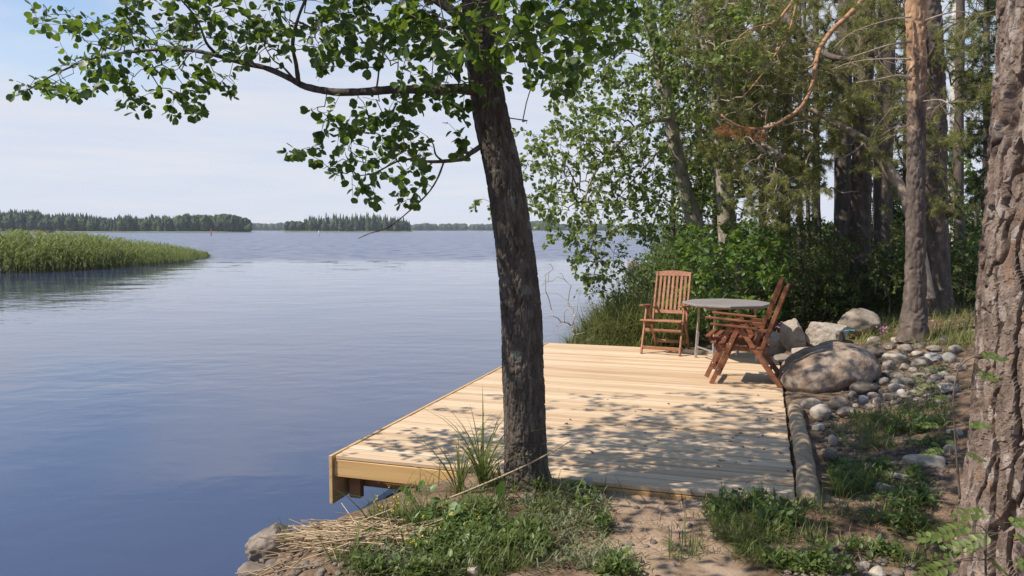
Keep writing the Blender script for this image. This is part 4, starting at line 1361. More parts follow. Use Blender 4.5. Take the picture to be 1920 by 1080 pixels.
# darker spruces and broadleaf trees filling the wood
BK = [('leafy_tree', 'sunlit leafy tree behind the two pale alders', 1340, 16.5, 60, (1335, 200, 90, 230, 200), 'leafy'),
      ('leafy_tree', 'sunlit leafy tree left of the grey pine deep in the wood', 1500, 17.5, 60, (1490, 200, 90, 150, 170), 'leafy'),
      ('leafy_tree', 'sunlit leafy tree between the slim pine and the huge pine', 1760, 16.5, 50, (1780, 330, 46, 90, 70), 'leafy'),
      ('spruce_tree', 'dense dark spruce filling the wood behind the two pale alders', 1310, 19.5, 100, (1305, 150, 85, 230, 200), 'spruce'),
      ('spruce_tree', 'dark spruce left of the bright gap, behind the curved orange bough', 1430, 18.5, 90, (1425, 110, 80, 190, 170), 'spruce'),
      ('spruce_tree', 'dark spruce behind the grey pine, right of the bright gap', 1605, 20.5, 80, (1610, 190, 70, 180, 170), 'spruce'),
      ('spruce_tree', 'dark spruce behind the slim orange-barked pine', 1700, 18.5, 70, (1700, 190, 60, 240, 190), 'spruce'),
      ('spruce_tree', 'dark spruce beside the huge pine trunk, with browned upper sprays', 1850, 18, 70, (1848, 190, 46, 240, 190), 'spruce'),
      ('spruce_tree', 'dark spruce high above the bright gap in the wood', 1530, 22.5, 70, (1525, 60, 90, 150, 150), 'spruce'),
      ('bush_tree', 'low leafy tree at the lakeside behind the leaning alder', 1262, 22, 20, (1262, 360, 42, 100, 90), 'dark'),
      ('bush_tree', 'low leafy tree under the bright gap in the wood', 1530, 24, 16, (1500, 445, 80, 26, 70), 'dark'),
      ('bush_tree', 'low leafy tree between the dark trunks and the huge pine', 1830, 20, 16, (1815, 455, 46, 40, 60), 'dark'),
      ('bush_tree', 'low leafy tree behind the pale dead trunk', 1640, 22, 16, (1650, 410, 60, 55, 90), 'dark')]
for (nm, lb, px, Yd, hpx, (bx, by, rx, ry, nn), kind) in BK:
    q = P(px, 431, Yd)
    g0 = float(gz(q[0], Yd))
    zt = 6.5 if kind == 'spruce' else 2.6
    bpy_ = 431 - (g0 - EYE) / Yd * FOC
    tpy = by - ry
    sp = kind == 'spruce'
    tree(nm, lb, trk([(px, bpy_ + 6, Yd, 18 if sp else 10), (px, (bpy_ + tpy) / 2, Yd, 12 if sp else 8), (px, tpy - 40, Yd, 8 if sp else 4), (px, tpy - 90, Yd, 3)]), M['grey_bark'], rough_disp, (),
         blobs([(bx, by, rx, ry, Yd, 1.2, nn)], 2.3 if sp else 2.0), M['spruce'] if sp else M['tree_leaf' if kind == 'leafy' else 'dark_leaf'], TUFT_S if sp else [LEAF_S], (0.12, 0.19) if sp else (0.08, 0.13), 34 if sp else 38, 2, 0.003, GT, 12, 40, 0.35, down=0.5, droop=-0.04 if sp else 0.08)

# ------------------------------------------------------------------ shrubs
def shrub(name, label, base, B, leaf, T, lsize, dens, group=None, rt=0.0024, n0=5, cat='shrub', droop=0.14, twigm=None):
    bx, by, bY = base
    q = on_ground([bx], [by])[0] if bY is None else P(bx, by, bY)
    if bY is not None:
        q[2] = float(gz(q[0], q[1])) - 0.02
    t = thing(name, label, cat, q, 0, group)
    att = B
    S = grow(np.array([q, q + [0.02, 0, 0.06]]), att, 0.16, droop)
    mb = MB()
    twigs(mb, *S, rt, rmax=0.022)
    mb.v = [v - q for v in mb.v]
    mb.build('stems', twigm or M['twig'], t, kind='stuff')
    if leaf is not None:
        pos, y, z = leaf_sites(*S, dens, 3, down=0.15, upn=0.8)
        mb = MB()
        k = R.integers(0, len(T), len(pos))
        for j in range(len(T)):
            s = k == j
            scatter(mb, *T[j], pos[s] - q, y[s], z[s], R.uniform(lsize[0], lsize[1], s.sum()))
        mb.build('leaves', leaf, t)
    return t


GS = 'bushes round the end of the deck'
shrub('leafy_bush', 'bright glossy-leaved bush right behind the table', (1380, 640, 12.1), blobs([(1325, 510, 55, 60, 11.9, .45, 80), (1390, 520, 80, 60, 12, .5, 110), (1448, 500, 44, 60, 12.2, .5, 70), (1290, 585, 50, 40, 11.75, .35, 60), (1380, 590, 85, 34, 11.7, .35, 90), (1305, 455, 42, 36, 12.2, .5, 40), (1400, 455, 46, 40, 12.3, .4, 44)], 1.3),
      M['bush_leaf'], [LEAF_W, LEAF_S], (0.065, 0.115), 46, GS)
shrub('dark_bush', 'dense shadowy small-leaved bush between the chairs and the grey pine', (1535, 610, 13), blobs([(1520, 470, 65, 66, 13, .7, 120), (1540, 555, 80, 46, 12.6, .5, 120), (1590, 500, 60, 66, 13.2, .6, 90), (1480, 430, 60, 36, 13.4, .7, 60), (1470, 560, 40, 50, 12.5, .4, 60)], 1.4),
      M['dark_leaf'], [LEAF_S], (0.045, 0.08), 52, GS)
shrub('leafy_bush', 'light small-leaved sapling clump right of the grey pine trunk', (1665, 590, 12.3), blobs([(1660, 500, 34, 62, 12.3, .4, 60), (1672, 400, 22, 56, 12.3, .3, 30)]), M['tree_leaf'], [LEAF_S], (0.05, 0.085), 22, GS)
shrub('leafy_bush', 'green bush at the foot of the dark trunks beside the huge pine', (1800, 540, 14), blobs([(1795, 460, 44, 40, 14, .6, 60), (1815, 520, 30, 40, 12, .5, 30)]), M['dark_leaf'], [LEAF_S], (0.05, 0.08), 30, GS)
shrub('willow_bush', 'thin grey-leaved willow leaning over the water beyond the deck', (1180, 640, 13), blobs([(1150, 505, 52, 44, 13.1, .5, 40), (1205, 540, 26, 50, 12.7, .4, 34), (1120, 560, 44, 40, 12.8, .4, 30), (1165, 440, 30, 30, 13.2, .3, 8)]), M['weed_grey'], [LEAF_N, LEAF_S], (0.04, 0.07), 26, GS, 0.002)
shrub('bare_bush', 'bare grey branches reaching over the water left of the grass', (1130, 650, 12.6), blobs([(1028, 492, 10, 8, 12.6, .1, 2), (1018, 560, 14, 50, 12.6, .3, 10), (1050, 590, 22, 40, 12.6, .3, 12), (1040, 520, 14, 20, 12.6, .2, 5), (1060, 620, 20, 18, 12.5, .2, 6), (1075, 560, 20, 30, 12.6, .2, 8)]), None, None, None, 0, GS, 0.003, twigm=M['dead_wood'])
shrub('lakeside_bush', 'sunlit rounded green bush on the far stony point', (1258, 500, 37), blobs([(1250, 455, 34, 40, 37, 1.2, 70), (1290, 440, 30, 50, 37, 1.2, 50), (1225, 478, 16, 16, 37, .6, 14)]), M['tree_leaf'], [LEAF_S], (0.14, 0.22), 14, GS, 0.005)

# the fill of low growth under the trees
mb = MB()
c = np.stack([R.uniform(1.8, 22, 9000), R.uniform(12.6, 26, 9000)], -1)
uu, vv = to_uv(c[:, 0], c[:, 1])
ok = (land_d(c[:, 0], c[:, 1]) > 0.45) & ((vv > DL + 0.4) | (uu > DW + 2.2)) & (c[:, 1] > 11.6 + 0.12 * c[:, 0])
c = c[ok]
h = (0.25 + 0.11 * np.clip(c[:, 1] - 13, 0, 9)) + 0.75 * np.clip(fbm(np.stack([c[:, 0] * .4, c[:, 1] * .4, 0 * c[:, 0]], -1), 3, 77) + 0.5, 0, 1)
k = 24
pc = np.repeat(np.stack([c[:, 0], c[:, 1], gz(c[:, 0], c[:, 1])], -1), k, 0) + np.concatenate([R.normal(0, 0.16, (len(c) * k, 2)), (R.uniform(0, 1, len(c) * k) * np.repeat(h, k))[:, None]], 1)
put_leaves(mb, LEAF_S, pc, R.uniform(0.06, 0.11, len(pc)))
mb.build('undergrowth', M['dark_leaf'], kind='stuff')


def sample(L, dens=1.0, deck_ok=False):
    """ground points under ellipses of the photograph (cx, cy, rx, ry, n)"""
    A = []
    for (cx, cy, rx, ry, n) in L:
        n = int(n * dens)
        a = R.uniform(0, 2 * math.pi, n)
        r = np.sqrt(R.uniform(0, 1, n))
        A.append(on_ground(cx + rx * r * np.cos(a), cy + ry * r * np.sin(a)))
    A = np.concatenate(A)
    u, v = to_uv(A[:, 0], A[:, 1])
    ins = (u > -0.06) & (u < DW + 0.24) & (v > -0.02) & (v < DL + 0.05)
    return A[(~ins | deck_ok) & (A[:, 2] > WZ - 0.02)]


# tall wild grass behind the deck's far end
mb = MB()
x = R.uniform(0.6, 2.7, 9000)
y = R.uniform(11.4, 14.6, 9000)
u, v = to_uv(x, y)
ok = (v > DL + 0.06) & (land_d(x, y) > 0.0) & (u < DW + 0.5)
q = np.stack([x, y, gz(x, y)], -1)[ok]
hh = R.uniform(0.4, 0.95, len(q)) * np.clip(0.55 + land_d(q[:, 0], q[:, 1]) * 0.5, 0.5, 1.0)
put_blades(mb, q, hh, 0.35, 0.75)
mb.build('wild_grass', M['wild_grass'], kind='stuff')

# ferns, dry grass and seed stalks on the bank under the pines
mb = MB()
q = sample([(1640, 610, 90, 28, 1500), (1800, 600, 60, 60, 1400), (1790, 540, 40, 40, 500), (1620, 640, 60, 14, 300), (1760, 640, 60, 20, 400)])
put_blades(mb, q, R.uniform(0.07, 0.30, len(q)), 0.7, 1.0)
mb.build('wild_grass', M['wild_grass'], kind='stuff')
mb = MB()
q = sample([(1780, 560, 36, 30, 34)])
put_blades(mb, q, R.uniform(0.6, 1.0, len(q)), 0.22, 0.35)
mb.build('dry_grass', M['straw'], kind='stuff')

# ------------------------------------------------------------------ stones
def ico(sub):
    t = (1 + 5**0.5) / 2
    V = np.array([(-1, t, 0), (1, t, 0), (-1, -t, 0), (1, -t, 0), (0, -1, t), (0, 1, t), (0, -1, -t), (0, 1, -t), (t, 0, -1), (t, 0, 1), (-t, 0, -1), (-t, 0, 1)], float)
    F = [(0, 11, 5), (0, 5, 1), (0, 1, 7), (0, 7, 10), (0, 10, 11), (1, 5, 9), (5, 11, 4), (11, 10, 2), (10, 7, 6), (7, 1, 8), (3, 9, 4), (3, 4, 2), (3, 2, 6), (3, 6, 8), (3, 8, 9), (4, 9, 5), (2, 4, 11), (6, 2, 10), (8, 6, 7), (9, 8, 1)]
    V = [v / np.linalg.norm(v) for v in V]
    for _ in range(sub):
        C, G2 = {}, []

        def mid(a, b):
            k = (min(a, b), max(a, b))
            if k not in C:
                m = V[a] + V[b]
                V.append(m / np.linalg.norm(m))
                C[k] = len(V) - 1
            return C[k]
        for a, b, c in F:
            d, e, f = mid(a, b), mid(b, c), mid(c, a)
            G2 += [(a, d, f), (b, e, d), (c, f, e), (d, e, f)]
        F = G2
    return np.array(V), np.array(F)


ICO = {k: ico(k) for k in (2, 3, 4, 5)}


def rock_mesh(name, dims, seed, ang=0.0, rough=0.12, sub=4, fine=0.03):
    V, F = ICO[sub]
    g = np.random.default_rng(seed)
    p = V * (1 + rough * 2 * fbm(V * 1.3 + seed * 7.7, 3, seed))[:, None]
    if ang:
        for _ in range(int(ang)):
            n = g.normal(0, 1, 3)
            n /= np.linalg.norm(n)
            d = g.uniform(0.62, 0.9) if ang < 9 else g.uniform(0.50, 0.78)
            p = p - np.maximum(p @ n - d, 0)[:, None] * n * 0.93
    p = p * (1 + fine * fbm(V * 7 + seed, 4, seed + 5) * 2)[:, None]
    mb = MB()
    mb.addq(p * np.asarray(dims), F)
    return mb.mesh(name, True)


GSM = 'loose stones in the pile right of the big boulder'


def stone(px, py, w, h, label, mat='rock', name='stone', ang=0, depth=1.0, seed=None, Y=None, rough=0.12, sub=3, group=None, rz=None, sink=0.25, cat='stone'):
    """a stone seen at px, py with width w and height h in pixels of the photograph"""
    seed = seed or int(px * 7 + py * 13)
    if Y is None:
        q = on_ground([px], [py + h * 0.42])[0]
        Yc = q[1] + w * q[1] / FOC * 0.35 * depth
    else:
        Yc = Y
    c = P(px, py, Yc)
    W2, H2 = w * Yc / FOC / 2, h * Yc / FOC / 2
    me = rock_mesh(name, (W2, W2 * depth, H2 * 1.12), seed, ang, rough, sub)
    g0 = float(gz(c[0], c[1]))
    if Y is None:
        c[2] = max(c[2], g0 - H2 * 0.4)
        c[2] = min(c[2], g0 + H2 * 0.95)
    o = obj(name, me, M[mat], None, c, label, cat, group)
    o.rotation_euler = (0, 0, R.uniform(-0.3, 0.3) if rz is None else rz)
    return o


# the big boulder: rounded, undercut in front
V, F = ICO[5]
p = V * (1 + 0.22 * fbm(V * 1.1 + 3.1, 3, 4))[:, None]
p = p * (1 + 0.035 * fbm(V * 5 + 9, 4, 6))[:, None]
cut = np.clip(-p[:, 2] - 0.1, 0, 1)
p[:, :2] *= (1 - 0.42 * cut)[:, None]
p[:, 0] += 0.10 * p[:, 2] - 0.12 * cut
p[:, 2] += 0.10 * np.sin(p[:, 0] * 2.0 + 0.4)
dent = np.exp(-((p[:, 0] - 0.05)**2 + (p[:, 2] + 0.25)**2 / 0.5) / 0.12) * (p[:, 1] < 0)
p[:, 1] += 0.14 * dent
mb = MB()
bc = P(1552, 704, 8.38)
mb.addq(p * np.array([0.54, 0.46, 0.36]), F)
o = mb.build('boulder', M['boulder'], None, loc=bc, label='big rounded brown boulder at the landward edge of the deck', cat='boulder')
o.rotation_euler = (0, 0, 0.1)

S_ = stone
S_(1486, 632, 62, 78, 'upright pale angular rock left of the broad pale block behind the boulder', 'pale_rock', 'rock', 14, 0.8, Y=10.0, sub=5, rough=0.05)
S_(1551, 632, 122, 76, 'broad pale angular block behind the big boulder', 'pale_rock', 'rock', 14, 0.7, Y=9.95, sub=5, rough=0.05, seed=77)
S_(1452, 644, 46, 44, 'low grey rock with a rusty orange patch between chair and upright rock', 'pale_rock', 'rock', 6, 0.9, Y=10.3)
S_(1612, 603, 74, 44, 'pale rounded rock at the back among dry grass', 'pale_rock', 'rock', 4, 0.8, Y=11.3)
S_(1512, 660, 56, 22, 'pale flat slab wedged behind the big boulder', 'pale_rock', 'rock', 6, 0.8, Y=9.35)
S_(1470, 672, 44, 16, 'thin grey slab beside the rear leg of the nested chairs', 'rock', 'rock', 6, 0.7, Y=9.3)
S_(1635, 662, 46, 26, 'brown broken rock just behind the right end of the boulder', 'rock', 'rock', 6, 0.8, Y=9.3)
S_(1621, 729, 56, 25, 'long smooth oval stone at the front of the pile, touching the boulder', 'rock', depth=0.7)
S_(1678, 674, 46, 27, 'pale rough stone on top of the loose pile', 'pale_rock', ang=6)
S_(1666, 686, 22, 20, 'grey blocky stone under the pale rough one on the pile', 'rock', ang=6)
S_(1681, 706, 28, 15, 'warm beige flat stone in the middle of the pile', 'pale_rock')
S_(1729, 682, 44, 23, 'brown rectangular block at the back right of the pile', 'rock', ang=8)
S_(1752, 672, 36, 19, 'white rounded stone behind the brown block', 'white_rock', ang=3)
S_(1781, 672, 25, 21, 'pale grey stone right of the white rounded one', 'white_rock', ang=4)
S_(1725, 705, 42, 12, 'long flat beige slab lying across the pile', 'pale_rock', ang=4, depth=0.6)
S_(1743, 696, 22, 13, 'dark grey flat stone beside the long beige slab', 'rock')
S_(1690, 738, 17, 15, 'small light round cobble at the lower edge of the pile', 'white_rock')
S_(1619, 750, 19, 15, 'small light egg-shaped cobble right in front of the long oval stone', 'white_rock')
S_(1574, 758, 42, 26, 'large oval cobble leaning at the front foot of the boulder', 'rock', depth=0.8)
S_(1588, 775, 48, 24, 'angular lichen-grey rock below the large oval cobble', 'rock', ang=8)
S_(1541, 775, 44, 30, 'brown rock in the shade beside the log end', 'rock', ang=6)
S_(1520, 757, 40, 22, 'crumbly brown rock under the front of the boulder beside the log', 'rock', ang=7, rough=0.2)
S_(1534, 802, 24, 15, 'bluish-white stone close beside the log', 'white_rock', ang=5)
S_(1560, 828, 20, 24, 'upright dark stone halfway along the log', 'rock', ang=3)
S_(1557, 857, 28, 26, 'dark smooth rounded stone near the lower end of the log', 'rock')
S_(1733, 866, 82, 27, 'long flat half-buried rock left of the huge pine trunk', 'pale_rock', ang=5, depth=0.6)
S_(1627, 876, 32, 20, 'grey angular stone among weeds below the log', 'rock', ang=7)
S_(1600, 880, 50, 18, 'dark flat stone just right of the lower log end', 'rock', ang=5)
S_(1674, 873, 26, 13, 'small brown slab left of the long half-buried rock', 'rock', ang=4)
S_(1784, 843, 28, 18, 'rounded stone right beside the huge pine trunk', 'pale_rock')
S_(1657, 916, 32, 24, 'pale grey stone standing in the weeds in front of the flat rocks', 'pale_rock', ang=5)
S_(1688, 893, 40, 12, 'pale flat stone on bare soil before the half-buried rock', 'pale_rock', ang=4)
S_(1790, 812, 34, 12, 'beige flat stone at the left foot of the huge pine', 'pale_rock', ang=4)
S_(1779, 730, 44, 22, 'sunlit pinkish rough stone at the right end of the pile', 'pale_rock', ang=6)
S_(1103, 906, 26, 18, 'pale stone at the deck edge right of the alder', 'pale_rock', ang=5)
S_(1170, 912, 22, 13, 'small grey stone against the front edge of the deck', 'rock', ang=4)
S_(990, 934, 30, 18, 'brown-grey stone at the foot of the alder trunk', 'rock', ang=3)
S_(1643, 1074, 34, 22, 'pale stone on the bare soil at the bottom of the view', 'pale_rock', ang=5)
S_(1622, 1062, 20, 18, 'small pale cobble left of the pale stone at the bottom', 'pale_rock', ang=4)
S_(520, 1022, 112, 84, 'large dark rounded shore rock at the water beside the straw', 'shore_rock', 'rock', 5, 0.8, Y=4.85, sub=5, rough=0.16, seed=31)
S_(476, 1072, 64, 40, 'brown rock at the water in the lower left corner of the bank', 'shore_rock', 'rock', 5, 0.8, Y=4.5)
S_(592, 1048, 44, 30, 'grey-brown rock under the fringe of the straw', 'shore_rock', ang=4, Y=4.45)
S_(553, 1070, 46, 24, 'sunlit beige rock below the straw', 'pale_rock', ang=4, Y=4.35)
S_(640, 1050, 46, 36, 'shaded grey rock between the straw and the weeds', 'shore_rock', ang=5, Y=4.35)
S_(512, 1060, 34, 18, 'small brown rock wedged between the shore rocks', 'shore_rock', ang=3, Y=4.5)
S_(765, 1002, 32, 26, 'dark round stone left of its partner among the bank weeds', 'shore_rock')
S_(812, 1014, 26, 18, 'dark round stone right of its partner among the bank weeds', 'shore_rock')
S_(890, 1070, 30, 22, 'pale beige stone in the weeds at the bottom edge', 'pale_rock', ang=5)
S_(790, 1062, 36, 20, 'grey stone in the weeds left of the pale beige one', 'shore_rock', ang=5)
S_(728, 1030, 34, 20, 'flat grey stone in the weeds under the straw end', 'shore_rock', ang=5)
CL = {(1654, 715): 'brownish stone resting on the right end of the long smooth oval stone', (1676, 729): 'dark squarish cobble right of the long smooth oval stone', (1683, 717): 'flat cobble just below the warm beige flat stone of the pile',
      (1664, 746): 'angular wedge-shaped cobble at the lower middle of the pile', (1646, 753): 'pale angular cobble beside the wedge-shaped one at the pile front', (1599, 741): 'small dark cobble tucked under the left end of the long oval stone',
      (1703, 743): 'flat-bottomed cobble right of the small light round one', (1731, 729): 'low dark flat cobble at the right of the pile', (1768, 700): 'pale cobble below the whitish grey stone at the right back of the pile', (1655, 678): 'pale-edged cobble left of the rough stone on top of the pile'}
for (px, py, w, h, a, mt) in [(1654, 715, 30, 18, 3, 'rock'), (1676, 729, 23, 20, 4, 'rock'), (1683, 717, 26, 14, 2, 'rock'), (1703, 715, 24, 13, 3, 'rock'), (1703, 743, 27, 14, 3, 'rock'), (1599, 741, 17, 15, 0, 'rock'), (1637, 742, 22, 13, 3, 'rock'), (1664, 746, 26, 18, 6, 'rock'),
                              (1646, 753, 18, 15, 4, 'pale_rock'), (1731, 729, 23, 10, 0, 'rock'), (1721, 750, 17, 9, 0, 'rock'), (1760, 732, 13, 10, 0, 'rock'), (1761, 753, 15, 10, 0, 'rock'), (1604, 762, 14, 10, 3, 'rock'), (1632, 762, 20, 9, 4, 'rock'), (1697, 690, 20, 16, 4, 'rock'), (1660, 700, 20, 12, 3, 'rock'),
                              (1712, 694, 16, 11, 2, 'rock'), (1745, 715, 20, 10, 3, 'rock'), (1618, 704 + 12, 20, 10, 2, 'rock'), (1690, 726, 16, 10, 2, 'rock'), (1715, 736, 16, 9, 2, 'rock'), (1678, 755, 16, 9, 2, 'rock'), (1742, 742, 18, 9, 2, 'rock'), (1700, 758, 15, 8, 2, 'rock'), (1650, 735, 14, 9, 2, 'rock'), (1768, 700, 18, 11, 3, 'pale_rock'), (1655, 678, 18, 12, 4, 'rock')]:
    S_(px, py, w, h, CL.get((px, py), 'small grey-brown cobble in the loose pile right of the big boulder'), mt, 'cobble', a, 0.9, group=GSM)
for (px, py, w, h, a, mt) in [(1640, 640, 30, 20, 6, 'rock'), (1668, 650, 26, 16, 5, 'rock'), (1700, 655, 34, 20, 6, 'rock'), (1726, 648, 24, 14, 5, 'rock'), (1770, 640, 30, 18, 6, 'rock'), (1792, 656, 26, 18, 4, 'rock'), (1690, 668, 20, 14, 4, 'rock'), (1720, 664, 22, 12, 4, 'pale_rock'), (1655, 664, 22, 14, 5, 'rock'), (1750, 655, 28, 14, 5, 'rock'), (1800, 690, 26, 16, 4, 'rock'), (1680, 640, 22, 14, 5, 'pale_rock'), (1785, 712, 24, 14, 4, 'rock'), (1756, 708, 22, 12, 3, 'rock')]:
    S_(px, py, w, h, 'half-buried rubble stone on the slope between the stone pile and the slim pine', mt, 'stone', a, 0.9, group='rubble stones on the slope below the slim pine')
GFS = 'stones on the far point in the lake'
for (px, py, w, h, lb) in [(1187, 499, 23, 20, 'tall rounded stone at the lake end of the far stony point'), (1204, 500, 14, 12, 'small stone second from the lake end of the far point'), (1217, 496, 15, 15, 'peaked pale stone in the middle of the far point'),
                           (1230, 503, 18, 9, 'low flat stone lying in front on the far point'), (1243, 497, 18, 12, 'slanted grey stone at the landward end of the far point'), (1232, 493, 10, 8, 'small stone behind the flat one on the far point')]:
    o = S_(px, py, w, h, lb, 'rock', 'stone', 4, 0.9, Y=40.5 + R.uniform(-.5, .5), group=GFS)

# gravel between the stones
mb = MB()
q = sample([(1690, 735, 110, 40, 900), (1560, 830, 50, 60, 260), (1720, 870, 90, 40, 200), (600, 1060, 120, 30, 120), (1740, 690, 60, 40, 400), (1600, 1060, 160, 30, 160), (1240, 1000, 110, 70, 16)])
V, F = ICO[2][0], ICO[2][1]
V1, F1 = ico(1)
V1 = V1 * np.array([1, 0.9, 0.6])
scatter(mb, V1, F1.tolist(), q + [0, 0, 0.004], rnd(len(q)) * [1, 1, .15], rnd(len(q), .2) + [0, 0, 1], R.uniform(0.006, 0.026, len(q)))
mb.build('gravel', M['rock'], kind='stuff')

# ------------------------------------------------------------------ things lying about
q = P(1560, 648, 9.6)
t = thing('charred_stump', 'dark charred stump with an upright spur on the pale block', 'stump', q)
mb = MB()
tube(mb, [(-0.14, 0, -0.02), (-0.02, 0.02, 0.0), (0.12, 0, 0.01), (0.26, 0.03, 0.02)], [0.045, 0.06, 0.055, 0.03], 12, 24, rough_disp)
mb.build('body', M['dark_iron'], t)
mb = MB()
tube(mb, [(0.12, 0, 0.02), (0.125, 0, 0.10), (0.115, 0.01, 0.175)], [0.032, 0.026, 0.018], 10, 16, rough_disp)
mb.build('spur', M['dark_iron'], t)
mb = MB()
q = P(1594, 620, 9.55)
tube(mb, [(-0.075, 0, -0.006), (-0.02, 0, 0.005), (0.03, 0, 0.003), (0.055, 0, -0.003)], [0.004, 0.006, 0.009, 0.013], 8, 16)
tag(mb.build('plastic_tube', M['blue'], None, loc=q), 'small turquoise plastic tube lying behind the big boulder', 'tube')

# the long dry reed leaning across the alder's foot
a, b = P(1072, 826, 4.86), P(985, 873, 4.70)
pts = np.array([a, b, P(860, 927, 4.62), P(760, 962, 4.55), P(660, 990, 4.55)])
mb = MB()
tube(mb, pts - pts[1], [0.0035, 0.005, 0.006, 0.006, 0.006], 6, 30)
tag(mb.build('dry_reed', M['straw'], None, loc=pts[1]), 'single long dry reed leaning across the foot of the alder', 'reed')

# straw washed up on the bank
mb = MB()
n = 500
a = R.uniform(0, 2 * math.pi, n)
r = np.sqrt(R.uniform(0, 1, n))
low = R.uniform(0, 1, n) < 0.10
cx = np.where(low, 560 + 110 * r * np.cos(a), 665 + 128 * r * np.cos(a))
cy = np.where(low, 1045 + 30 * r * np.sin(a), 1010 + 24 * r * np.sin(a)) - np.where(low, 0.25 * (cx - 560), 0)
base = on_ground(cx, cy)
base[:, 2] = np.maximum(base[:, 2], WZ) + np.abs(R.normal(0, 0.024, n)) + np.where(low, 0.01, 0.012)
ang = R.normal(0.08, 0.42, n) + np.where(low, 0.5, 0)
far = R.uniform(0, 1, n) < 0.24
ang = np.where(far, R.uniform(-1.5, 1.5, n), ang)
d = np.stack([np.cos(ang), np.sin(ang) * 0.8, R.normal(0.02, 0.13, n)], -1)
L = np.minimum(R.gamma(3.0, 0.075, n) + 0.05, 0.5)
for i in range(n):
    A, B = base[i] - d[i] * L[i] / 2, base[i] + d[i] * L[i] / 2
    w = R.uniform(0.0018, 0.0042)
    s = np.array([-d[i][1], d[i][0], 0]) * w
    mid = (A + B) / 2 + [0, 0, R.normal(0.0, 0.006)]
    u = np.array([0, 0, w])
    V = []
    for c in (A, mid, B):
        V += [c - s, c + u, c + s, c - u]
    mb.add(V, [[0, 1, 5, 4], [1, 2, 6, 5], [2, 3, 7, 6], [3, 0, 4, 7], [4, 5, 9, 8], [5, 6, 10, 9], [6, 7, 11, 10], [7, 4, 8, 11]])
mb.build('straw', M['straw'], kind='stuff')

# leaf litter on the deck
mb = MB()
q = np.array([G(x, y, 0.004) for x, y in [(1429, 815), (1436, 842), (1410, 865), (1350, 862), (1447, 770), (1452, 786), (1300, 820), (1200, 790), (1110, 850), (1420, 740), (1456, 812), (1462, 850), (1330, 765)] + [(R.uniform(1050, 1480), R.uniform(740, 890)) for _ in range(34)]])
scatter(mb, *LEAF_W, q, rnd(len(q)) * [1, 1, .1], rnd(len(q), .3) + [0, 0, 1], R.uniform(0.02, 0.045, len(q)))
mb.build('leaf_litter', M['twig'], kind='stuff')

# ------------------------------------------------------------------ grass and weeds in front
GRASS = [(820, 930, 70, 22, 300), (890, 908, 50, 16, 220), (760, 985, 70, 18, 160), (1460, 930, 120, 34, 900), (1560, 905, 110, 26, 600), (1420, 990, 90, 40, 500), (1500, 1040, 130, 36, 600), (1650, 960, 120, 40, 600), (1680, 810, 120, 36, 420), (1600, 800, 70, 26, 160), (1740, 775, 60, 14, 200), (1660, 850, 70, 14, 200), (1720, 1030, 90, 40, 300),
         (1000, 950, 120, 36, 900), (900, 990, 150, 50, 900), (1040, 1010, 90, 50, 500), (820, 1050, 150, 36, 600), (1000, 1060, 140, 26, 500), (1120, 930, 60, 14, 160), (760, 960, 70, 30, 300), (700, 1060, 80, 30, 260), (1240, 925, 60, 8, 60), (1290, 1040, 40, 20, 40)]
mb = MB()
def patchy(q, thr, seed, sc_=3.2):
    f = fbm(np.stack([q[:, 0] * sc_, q[:, 1] * sc_, 0 * q[:, 0]], -1), 3, seed)
    return q[f + R.normal(0, 0.07, len(q)) > thr]


q = patchy(sample(GRASS, 3.4), 0.05, 201)
put_blades(mb, q, R.gamma(3.2, 0.026, len(q)) + 0.02, 0.6, 1.0)
q = sample([(1600, 690, 170, 40, 260), (1460, 935, 120, 30, 200), (950, 960, 130, 40, 160)])
put_blades(mb, q, R.uniform(0.12, 0.24, len(q)), 0.4, 0.8)
gxr, gyr = R.uniform(3.2, 11, 5200), R.uniform(1.0, 12.5, 5200)
q = patchy(np.stack([gxr, gyr, gz(gxr, gyr)], -1), 0.02, 207, 1.4)
pv = project(q)
q = q[(pv[:, 0] > 1800) | (pv[:, 1] > 1090)]
put_blades(mb, q, R.uniform(0.05, 0.22, len(q)), 0.5, 1.0)
mb.build('grass', M['grass'], kind='stuff')
mb = MB()
q = sample([(890, 1010, 160, 60, 420), (1010, 990, 130, 60, 330), (1080, 1060, 90, 30, 150), (760, 1050, 110, 36, 200), (1480, 960, 150, 50, 420), (1610, 900, 120, 30, 260), (1640, 960, 120, 50, 300), (1560, 1050, 130, 30, 200), (1680, 815, 120, 36, 240), (1010, 940, 110, 24, 160), (1120, 1075, 80, 10, 40)], 1.1)
q = patchy(q, 0.07, 203)
k = 9
pc = np.repeat(q, k, 0)
pc[:, :2] += R.normal(0, 0.022, (len(pc), 2))
pc[:, 2] += np.abs(R.normal(0.0, 0.035, len(pc)))
put_leaves(mb, LEAF_S, pc, R.uniform(0.018, 0.05, len(pc)))
put_leaves(mb, LEAF_N, pc[::2], R.uniform(0.03, 0.07, len(pc[::2])))
mb.build('weeds', M['weed'], kind='stuff')
mb = MB()
q = sample([(1020, 1020, 120, 50, 220), (1060, 960, 90, 30, 120), (820, 1060, 120, 26, 130), (1140, 1060, 60, 20, 60), (760, 1040, 60, 30, 70), (900, 960, 60, 20, 60)])
pc = np.repeat(q, 8, 0)
pc[:, :2] += R.normal(0, 0.02, (len(pc), 2))
pc[:, 2] += np.abs(R.normal(0.01, 0.03, len(pc)))
put_leaves(mb, LEAF_N, pc, R.uniform(0.025, 0.06, len(pc)))
mb.build('ground_cover', M['weed_grey'], kind='stuff')
